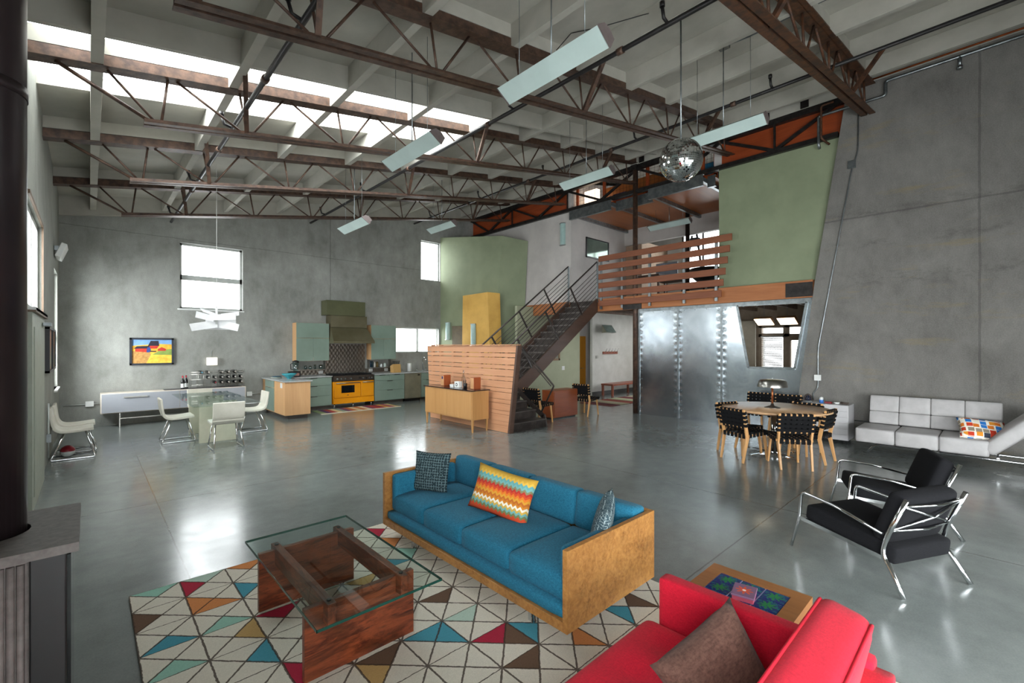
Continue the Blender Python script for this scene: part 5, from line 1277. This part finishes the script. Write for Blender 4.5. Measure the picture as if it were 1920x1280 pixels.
def wine_lying(x, z, cap, lb):
    t = thing('wine_bottle', lb, 'bottle', (x, 13.05, z), 0, 'wine bottles lying in the rack')
    m_ = MB(); m_.tube([(0, .13, 0), (0, -.07, 0), (0, -.10, 0), (0, -.13, 0), (0, -.19, 0)], [.038, .038, .03, .015, .014], 12); m_.build('body', WB, t)
    m_ = MB(); m_.tube([(0, -.16, 0), (0, -.195, 0)], .017, 10); m_.build('capsule', cap, t)
    return t
CAPW = mat('capsule_pale', '#c8c0b8', '#b0a8a0', .3); CAPR = mat('capsule_red', '#a02030', '#8c1826', .3); CAPB = mat('capsule_teal', '#4a8aa0', '#3a7a90', .3)
gw = {}
rows = ['top row', 'middle row', 'bottom row']
cells = [(1, 0, CAPB, 'teal capped'), (2, 0, CAPW, ''), (4, 0, CAPW, ''), (5, 0, CAPW, ''), (6, 0, CAPW, ''), (2, 1, CAPW, ''), (3, 1, CAPW, ''), (4, 1, CAPW, ''), (5, 1, CAPW, ''), (6, 1, CAPW, ''), (7, 1, CAPW, ''), (3, 2, CAPR, 'red capped'), (4, 2, CAPW, ''), (5, 2, CAPW, ''), (6, 2, CAPW, ''), (7, 2, CAPW, '')]
cn = ['first', 'second', 'third', 'fourth', 'fifth', 'sixth', 'seventh', 'eighth']
w0 = {}
for c_, r_, cap, ex in cells:
    lb = ('%s wine bottle in the rack, %s, %s column from the left' % (ex or 'dark', rows[r_], cn[c_]))
    p = (RX[c_]+.069, 13.05, 1.118-.125*r_)
    if cap.name not in w0: w0[cap.name] = wine_lying(p[0], p[2], cap, lb)
    else: dup(w0[cap.name], p, 0, lb)
for x, y, lb in ((1.60, 13.02, 'wine bottle with white label standing left of the wine rack, the front one'), (1.68, 13.12, 'dark wine bottle standing behind the white labelled one beside the rack')):
    t = thing('standing_wine_bottle', lb, 'bottle', (x, y, .738)); m_ = MB(); m_.lathe([(0, 0), (.038, 0), (.038, .19), (.016, .24), (.015, .31), (0, .31)], n=16); m_.build('body', WB, t)
    m_ = MB(); m_.lathe([(.0385, .03), (.0385, .13)], n=16); m_.build('label', BRASSW, t); m_ = MB(); m_.lathe([(.0165, .26), (.0165, .312), (0, .312)], n=12); m_.build('capsule', CAPR, t)
tag(MB().box(1.25, 2.8, 12.9, 13.2, .737, .744).build('serving_tray', mat('dark_tray', '#4c484a', '#3e3a3c', .4), None, world=True), 'thin dark tray under the wine rack on the console', 'tray')
wl = thing('wall_light', 'small square glowing wall light above the wine rack', 'lamp', (2.22, 13.3, 1.27)); MB().box(-.11, .11, -.08, 0, 0, .19).build('shade', mat('opal_glass', '#fff8ea', '#f8f0e0', .4, emit=.55), wl, bevel=.01)
m_ = MB(); m_.tube([(0, -.01, .19), (-.01, -.01, .32), (.02, -.01, .36)], .004, 5); m_.build('cord', GALV, wl)
# barn painting
pt = thing('barn_painting', 'black framed painting of red barns in a yellow field on the far concrete wall', 'painting', (1.06, 13.3, 1.31))
fm = MB(); w_, h_ = .40, .62
for a in ((-.40, .40, 0, .04), (-.40, .40, .58, .62)): fm.box(a[0], a[1], -.04, 0, a[2], a[3])
for a in ((-.40, -.36), (.36, .40)): fm.box(a[0], a[1], -.04, 0, 0, .62)
fm.build('frame', mat('navy_frame', '#1e2430', '#161b26', .4), pt)
cvs = [mat('paint_sky', '#7ea6d0', '#6c94c4', .7), mat('paint_field', '#e8b840', '#d89a30', .7, scale=14), mat('paint_gold', '#f0d050', '#e0a838', .7, scale=10), mat('paint_red', '#c83a28', '#a82c20', .7), mat('paint_dark', '#2a2434', '#221c2a', .7), mat('paint_blue', '#2f4c98', '#283f84', .7), mat('paint_green', '#8aa050', '#788c40', .7), mat('paint_straw', '#c89a58', '#a87a40', .7, scale=30)]
cv = MB()
def pg(i, pts, d):
    cv.mi = i; P = [(-.36+.72*u, .04+.54*v) for u, v in pts]; cv.prism(P, 'y', -.012-d*.001-.001, -.012-d*.001+.0002)
cv.box(-.36, .36, -.012, -.002, .04, .58); 
pg(0, [(0, .72), (1, .78), (1, 1), (0, 1)], 1); pg(1, [(0, 0), (1, 0), (1, .80), (.6, .82), (0, .74)], 1.2); pg(7, [(0, 0), (.5, 0), (.45, .5), (0, .52)], 2); pg(2, [(.35, 0), (1, 0), (1, .35), (.5, .45)], 2.2); pg(6, [(.5, .36), (1, .34), (1, .6), (.7, .55)], 2.5)
pg(4, [(.38, .70), (.46, .95), (.66, .95), (.68, .74), (.62, .68)], 3); pg(3, [(.42, .62), (.62, .62), (.67, .74), (.44, .74)], 3.4); pg(3, [(.08, .50), (.42, .46), (.42, .62), (.08, .62)], 4); pg(4, [(.04, .62), (.12, .72), (.42, .74), (.44, .62)], 4.4); pg(5, [(.36, .46), (.43, .46), (.47, .56), (.44, .68), (.39, .68), (.36, .58)], 5)
pg(3, [(.64, .52), (.84, .52), (.86, .60), (.74, .68), (.64, .60)], 4.6); pg(4, [(.44, .48), (.6, .48), (.6, .52), (.44, .53)], 5.2)
cv.build('canvas', cvs, pt)
# left wall pictures
for a, b, lb in ((9.2, 10.15, 'deep black framed picture on the left wall, the nearer one'), (10.45, 11.2, 'deep black framed picture on the left wall, beyond the nearer one')):
    picture('framed_picture', lb, 'x', -.46, a, b, 1.36, 2.02, BLACK, mat('picture_print', '#8a9c8c', '#c07a50', .6, scale=3), fw=.03, d=.05 if a < 10 else .035, sgn=1)
bx = thing('wall_spotlight', 'white box shaped light tilted over the narrow left window', 'lamp', (-.46, 11.6, 3.45))
Mx = Matrix.Rotation(math.radians(20), 4, 'Y'); m_ = MB(); m_.box(.05, .13, -.3, .3, -.1, .16, Mx); m_.build('housing', BRASSW, bx, bevel=.01); m_ = MB(); m_.box(0, .1, -.05, .05, .02, .1); m_.build('bracket', GALV, bx)
# paper chandelier
pc = thing('paper_pendant', 'white pendant lamp of crossed folded panels hanging over the glass table', 'lamp', (1.80, 10.3, 2.16))
PW = mat('paper_white', '#dcdcdc', '#d2d2d4', .7)
rr = Vector((.731, -.682, 0)); ff = Vector((.682, .731, 0))
def sheet(pts, d, tw_):
    m_ = MB(); P = [rr*u*.93+ff*(d+tw_*u)+Vector((0, 0, v*.93)) for u, v in pts]; nrm = ff*.006; m_.hexa([p-nrm for p in P], [p+nrm for p in P]); m_.build('panel', PW, pc)
sheet([(-.50, .02), (.02, -.06), (.02, .06), (-.47, -.12)][::1] if False else [(-.46, -.14), (.02, -.06), (.02, .10), (-.51, .01)], .0, .15)
sheet([(.0, -.06), (.45, -.14), (.49, .0), (.0, .12)], .05, -.15)
sheet([(-.45, .15), (.0, .05), (.02, .17), (-.42, .28)], -.08, -.2)
sheet([(0, .08), (.40, .10), (.40, .22), (0, .2)], -.1, .25)
sheet([(-.40, .36), (-.33, .27), (.0, .14), (-.08, .24)], .1, .1)
sheet([(.02, .14), (.38, .20), (.38, .28), (.02, .23)], .1, .1)
sheet([(-.33, -.1), (.32, -.1), (.30, .22), (-.33, .22)], .14, .0)
m_ = MB(); m_.tube([(0, 0, .0), (0, 0, .35)], .02, 10); m_.tube([(0, 0, .3), (0, 0, zd(1.8)-2.165)], .005, 6); m_.build('stem_and_cable', BRASSW, pc)
# glass dining table
gd = thing('glass_dining_table', 'glass dining table on cream slab legs near the far wall', 'table', (1.75, 10.3, 0))
MB().box(1.25, 2.24, 8.96, 11.68, .735, .75).build('glass_top', glassy('dining_glass', (.86, .93, .92, 1), .10), gd, world=True)
SLB = mat('cream_slab', '#cdc8b2', '#c0bba5', .5, scale=4)
for y in (9.75, 10.9): MB().box(1.44, 2.03, y, y+.05, 0, .735).build('slab_leg', SLB, gd, world=True, bevel=.003)
def cream(loc, rz, label, group='cream leather chairs on chrome frames'):
    t = thing('cream_chair', label, 'chair', loc, rz, group)
    prof = [(.22, .475), (.0, .455), (-.12, .455), (-.18, .475), (-.215, .53), (-.23, .62), (-.25, .80)]
    top = [Vector((0, y, z)) for y, z in round_path([(y, z, 0) for y, z in prof], .04) for _ in (0,)] if False else None
    pr_ = [(p[0], p[1]) for p in round_path([(y, z, 0) for y, z in prof], .04)]
    th = .045; up_ = []; lo = []
    for i, p in enumerate(pr_):
        a = pr_[max(0, i-1)]; b = pr_[min(len(pr_)-1, i+1)]; dx, dz = b[0]-a[0], b[1]-a[1]; L = math.hypot(dx, dz); nx, nz = -dz/L, dx/L
        tt_ = th*(1 if i < len(pr_)*.6 else .8); up_.append((p[0]-nx*0, p[1]-nz*0)); lo.append((p[0]+nx*tt_, p[1]+nz*tt_))
    m_ = MB()
    for i in range(len(pr_)-1):
        w0_, w1_ = .235, .235
        m_.hexa([(-w0_, *up_[i]), (w0_, *up_[i]), (w0_, *lo[i]), (-w0_, *lo[i])], [(-w1_, *up_[i+1]), (w1_, *up_[i+1]), (w1_, *lo[i+1]), (-w1_, *lo[i+1])])
    bmesh.ops.remove_doubles(m_.bm, verts=m_.bm.verts, dist=1e-5)
    m_.build('shell', CREAM, t, bevel=.01)
    for s_ in (-1, 1):
        x = s_*.22; m_ = MB(); m_.tube(round_path([(s_*.17, .12, .445), (x, .24, .011), (x, -.26, .011), (s_*.17, -.1, .43)], .03), .011, 8); m_.build('sled_leg', CHROME, t)
    m_ = MB(); m_.bar((-.17, .12, .44), (.17, .12, .44), .02, .012); m_.bar((-.17, -.1, .43), (.17, -.1, .43), .02, .012); m_.build('under_frame', CHROME, t)
    return t
c0 = cream((1.73, 9.12, 0), 0, 'cream leather chair at the near end of the glass table, back towards us')
dup(c0, (1.20, 10.35, 0), -PI/2, 'cream leather chair on the left side of the glass table')
dup(c0, (2.45, 10.55, 0), PI/2, 'cream leather chair on the right side of the glass table')
dup(c0, (1.80, 11.85, 0), PI, 'cream leather chair at the far end of the glass table')
dup(c0, (-.17, 9.93, 0), -PI/2, 'cream leather chair against the left wall, the nearer of the two')
dup(c0, (-.15, 10.52, 0), -PI/2, 'cream leather chair against the left wall, the farther of the two')
c_ = thing('toy_ball', 'small red and pale ball under the cream chair by the left wall', 'ball', (-.25, 10.02, 0)); m_ = MB(); m_.lathe([(.09*math.sin(PI*k/12), .09-.09*math.cos(PI*k/12)) for k in range(6, 13)], n=16); m_.build('upper_half', CAPR, c_); m_ = MB(); m_.lathe([(.09*math.sin(PI*k/12), .09-.09*math.cos(PI*k/12)) for k in range(7)], n=16); m_.build('lower_half', BRASSW, c_)
s1 = thing('wall_conduit', 'conduit with a white socket box on the far wall left of the console', 'conduit', (-.1, 13.27, .5)); m_ = MB(); m_.tube([(-.3, 0, 0), (.27, 0, 0)], .011, 8); m_.build('pipe', CDT, s1); MB().box(.04, .17, -.03, .03, -.05, .06).build('socket_box', BRASSW, s1)
s2 = thing('wall_conduit', 'conduit with a box on the far wall between the console and the peninsula', 'conduit', (3.1, 13.27, .5)); m_ = MB(); m_.tube([(-.2, 0, 0), (.22, 0, 0)], .011, 8); m_.build('pipe', CDT, s2); MB().box(-.12, 0, -.03, .03, -.05, .06).build('socket_box', BRASSW, s2)
s3 = thing('wall_conduit', 'vertical conduit with a box low on the left wall behind the cream chair', 'conduit', (-.44, 9.55, 0)); m_ = MB(); m_.tube([(0, 0, .1), (0, 0, .9)], .011, 8); m_.build('pipe', CDT, s3); MB().box(-.02, .03, -.05, .05, .33, .45).build('socket_box', GALV, s3)

# ================= hall =================
bn = thing('hall_bench', 'long low brown wooden bench along the white hall wall', 'bench', (14.5, 9.3, 0))
BNW = wood('bench_wood', '#9c5a44', '#7c4030', axis='X', scale=3)
MB().box(13.2, 16.4, 9.06, 9.55, .36, .42).build('top', BNW, bn, world=True, bevel=.004)
for x in (13.22, 14.8, 16.3):
    for y in (9.08, 9.48): MB().box(x, x+.07, y, y+.06, 0, .36).build('leg', BNW, bn, world=True)
hr = MB().box(11.0, 16.4, 7.6, 8.75, .001, .012).build('hall_rug', stripes('hall_stripes', ['#b8b49c', '#9c5a50', '#8a4a44', '#a8b090', '#c0c0a0', '#7a4a48', '#6c4048', '#a8a088'], 'x', .5), None, world=True); tag(hr, 'broad striped red and green rug in the hall beyond the stairs', 'rug')
ck = thing('coat_rack', 'small wall coat rack with angled hooks on the white hall wall', 'coat rack', (14.0, 9.72, 1.45)); MB().box(-.45, .45, -.02, .02, 0, .09).build('board', BNW, ck)
for k in range(5): m_ = MB(); m_.tube([(-.36+.18*k, -.02, .04), (-.36+.18*k, -.12, .2)], .01, 6); m_.build('hook', CHROME, ck)
th = thing('thermostat', 'small grey thermostat on the white hall wall', 'switch', (13.2, 9.74, 1.3)); MB().box(-.06, .06, -.03, 0, 0, .1).build('body', mat('thermo_grey', '#9c9c98', '#8c8c88', .4), th, bevel=.004); MB().box(-.04, .04, -.034, -.03, .03, .08).build('screen', STEEL, th)
sw = thing('light_switch', 'double light switch plate on the pale green wall under the stairs', 'switch', (11.75, 10.06, .93)); MB().box(-.07, .07, -.01, 0, 0, .13).build('plate', BRASSW, sw, bevel=.002)
for x in (-.035, .035): MB().box(x-.012, x+.012, -.016, -.01, .035, .095).build('rocker', BRASSW, sw)
# mezzanine furniture
dk = thing('mezzanine_desk', 'dark desk on the mezzanine seen through the cedar railing', 'desk', (12.6, 6.9, 3.04)); MB().box(-.9, .9, -.4, .4, .70, .74).build('top', STR, dk)
for x in (-.85, .8):
    for y in (-.37, .32): MB().box(x, x+.05, y, y+.05, 0, .70).build('leg', STR, dk)
mo = thing('computer_monitor', 'flat monitor standing on the mezzanine desk', 'monitor', (12.9, 6.9, 3.781)); MB().box(-.02, .02, -.35, .35, .1, .5).build('screen', mat('grey_blue_panel', '#8a929e', '#7c8490', .4), mo); MB().box(-.08, .08, -.08, .08, 0, .01).build('stand_base', BLACK, mo); MB().box(-.015, .015, -.03, .03, .01, .12).build('stand_neck', BLACK, mo)
tw_ = thing('lattice_tripod', 'tall dark lattice framed tripod stand on the mezzanine in front of the bright window', 'stand', (13.6, 6.35, 3.04))
m_ = MB()
for dx, dy in ((-.25, -.35), (.25, -.15), (0, .35)): m_.tube([(dx*1.4, dy*1.4, 0), (dx*.25, dy*.25, 2.1)], .03, 6)
for z in (.5, 1.0, 1.5, 1.9): 
    k = 1.4-1.15*z/2.1; P_ = [(-.25*k, -.35*k, z), (.25*k, -.15*k, z), (0, .35*k, z)]; m_.tube(P_, .012, 5, closed=True)
m_.build('frame', BLACK, tw_); m_ = MB(); m_.lathe([(0, 0), (.16, .0), (.16, .25), (0, .25)], n=12); m_.build('drum', BLACK, tw_).location = (0, 0, 1.75)
ec = thing('shell_chair', 'dark round backed chair on the mezzanine by the window', 'chair', (12.0, 5.3, 3.04)); m_ = MB(); m_.lathe([(0, .42), (.25, .44), (.36, .55), (.42, .75), (.40, .76), (.33, .58), (.2, .48), (0, .46)], n=20); m_.build('seat', BLACK, ec); m_ = MB(); m_.tube([(0, 0, .42), (0, 0, .03)], .03); m_.tube([(0, 0, .03), (0, 0, 0)], .22, 16); m_.build('pedestal', CHROME, ec)
pcl = MB(); pcl.tube([(12.6, 6.1, 3.04), (12.6, 6.1, 5.6)], .06, 12); tag(pcl.build('steel_post', DARKST, None, world=True), 'dark post standing on the mezzanine in front of the window', 'post')
# room behind galvanised wall
for y, lb in ((3.88, 'glowing warm hanging lamp in the room behind the metal wall, the left one'), (3.38, 'glowing warm hanging lamp in the room behind the metal wall, the right one')):
    t = thing('glowing_lamp', lb, 'lamp', (12.0, y, 2.33), 0, 'glowing lamps behind the metal wall'); Mx = Matrix.Rotation(math.radians(25), 4, 'Y')
    m_ = MB(); m_.hexa([Mx @ Vector(p) for p in ((-.17, -.19, 0), (.17, -.19, 0), (.17, .19, 0), (-.17, .19, 0))], [Mx @ Vector(p) for p in ((-.10, -.19, .09), (.06, -.19, .09), (.06, .19, .09), (-.10, .19, .09))]); m_.build('housing', mat('lamp_brown', '#8c6440', '#7a5434', .5), t)
    MB().box(-.16, .16, -.18, .18, -.010, -.001, Mx).build('diffuser', mat('warm_glow', '#fff0d0', '#ffe8c0', .5, emit=3.0), t); m_ = MB(); m_.tube([(0, 0, .08), (0, 0, .66)], .004, 5); m_.build('cable', GALV, t)
bl2 = thing('window_blind', 'white slatted blind in the window of the room behind the metal wall', 'blind', (13.95, 4.31, 1.1)); m_ = MB()
for k in range(21): m_.box(-.012, .012, -.26, .26, k*.042, k*.042+.024)
m_.build('slats', BRASSW, bl2); MB().box(-.03, .03, -.28, .28, .885, .92).build('headrail', BRASSW, bl2)
fw2 = MB()
for a in ((3.08, 3.15), (3.88, 4.03), (4.58, 4.66)): fw2.box(13.97, 14.0, a[0], a[1], 0, 2.4)
fw2.box(13.97, 14.0, 3.08, 4.66, 2.0, 2.08); fw2.box(13.97, 14.0, 3.08, 4.66, 2.26, 2.32)
w10 = struct('window_10', fw2, mat('tan_frame', '#b3a08d', '#a5927e', .6)); MB().box(14.04, 14.05, 3.1, 4.6, .1, 2.27).build('pane', WGLASS, w10)
struct('door_5', MB().box(13.0, 13.05, 4.42, 4.78, 0.01, 2.42), mat('cream_door', '#c4b8a4', '#b8ac98', .6))
cbx = thing('ceiling_conduit', 'galvanised conduit with a junction box on the ceiling beyond the mirror ball', 'conduit', (6.73, 2.72, zd(6.73)))
MB().box(-.07, .07, -.07, .07, -.05, -.005).build('junction_box', GALV, cbx)
m_ = MB(); m_.tube(round_path([(.0, -.07, -.03), (.05, -.3, -.03), (.02, -1.5, -.03), (-.1, -2.3, -.04)], .1), .011, 6); m_.build('pipe', GALV, cbx)
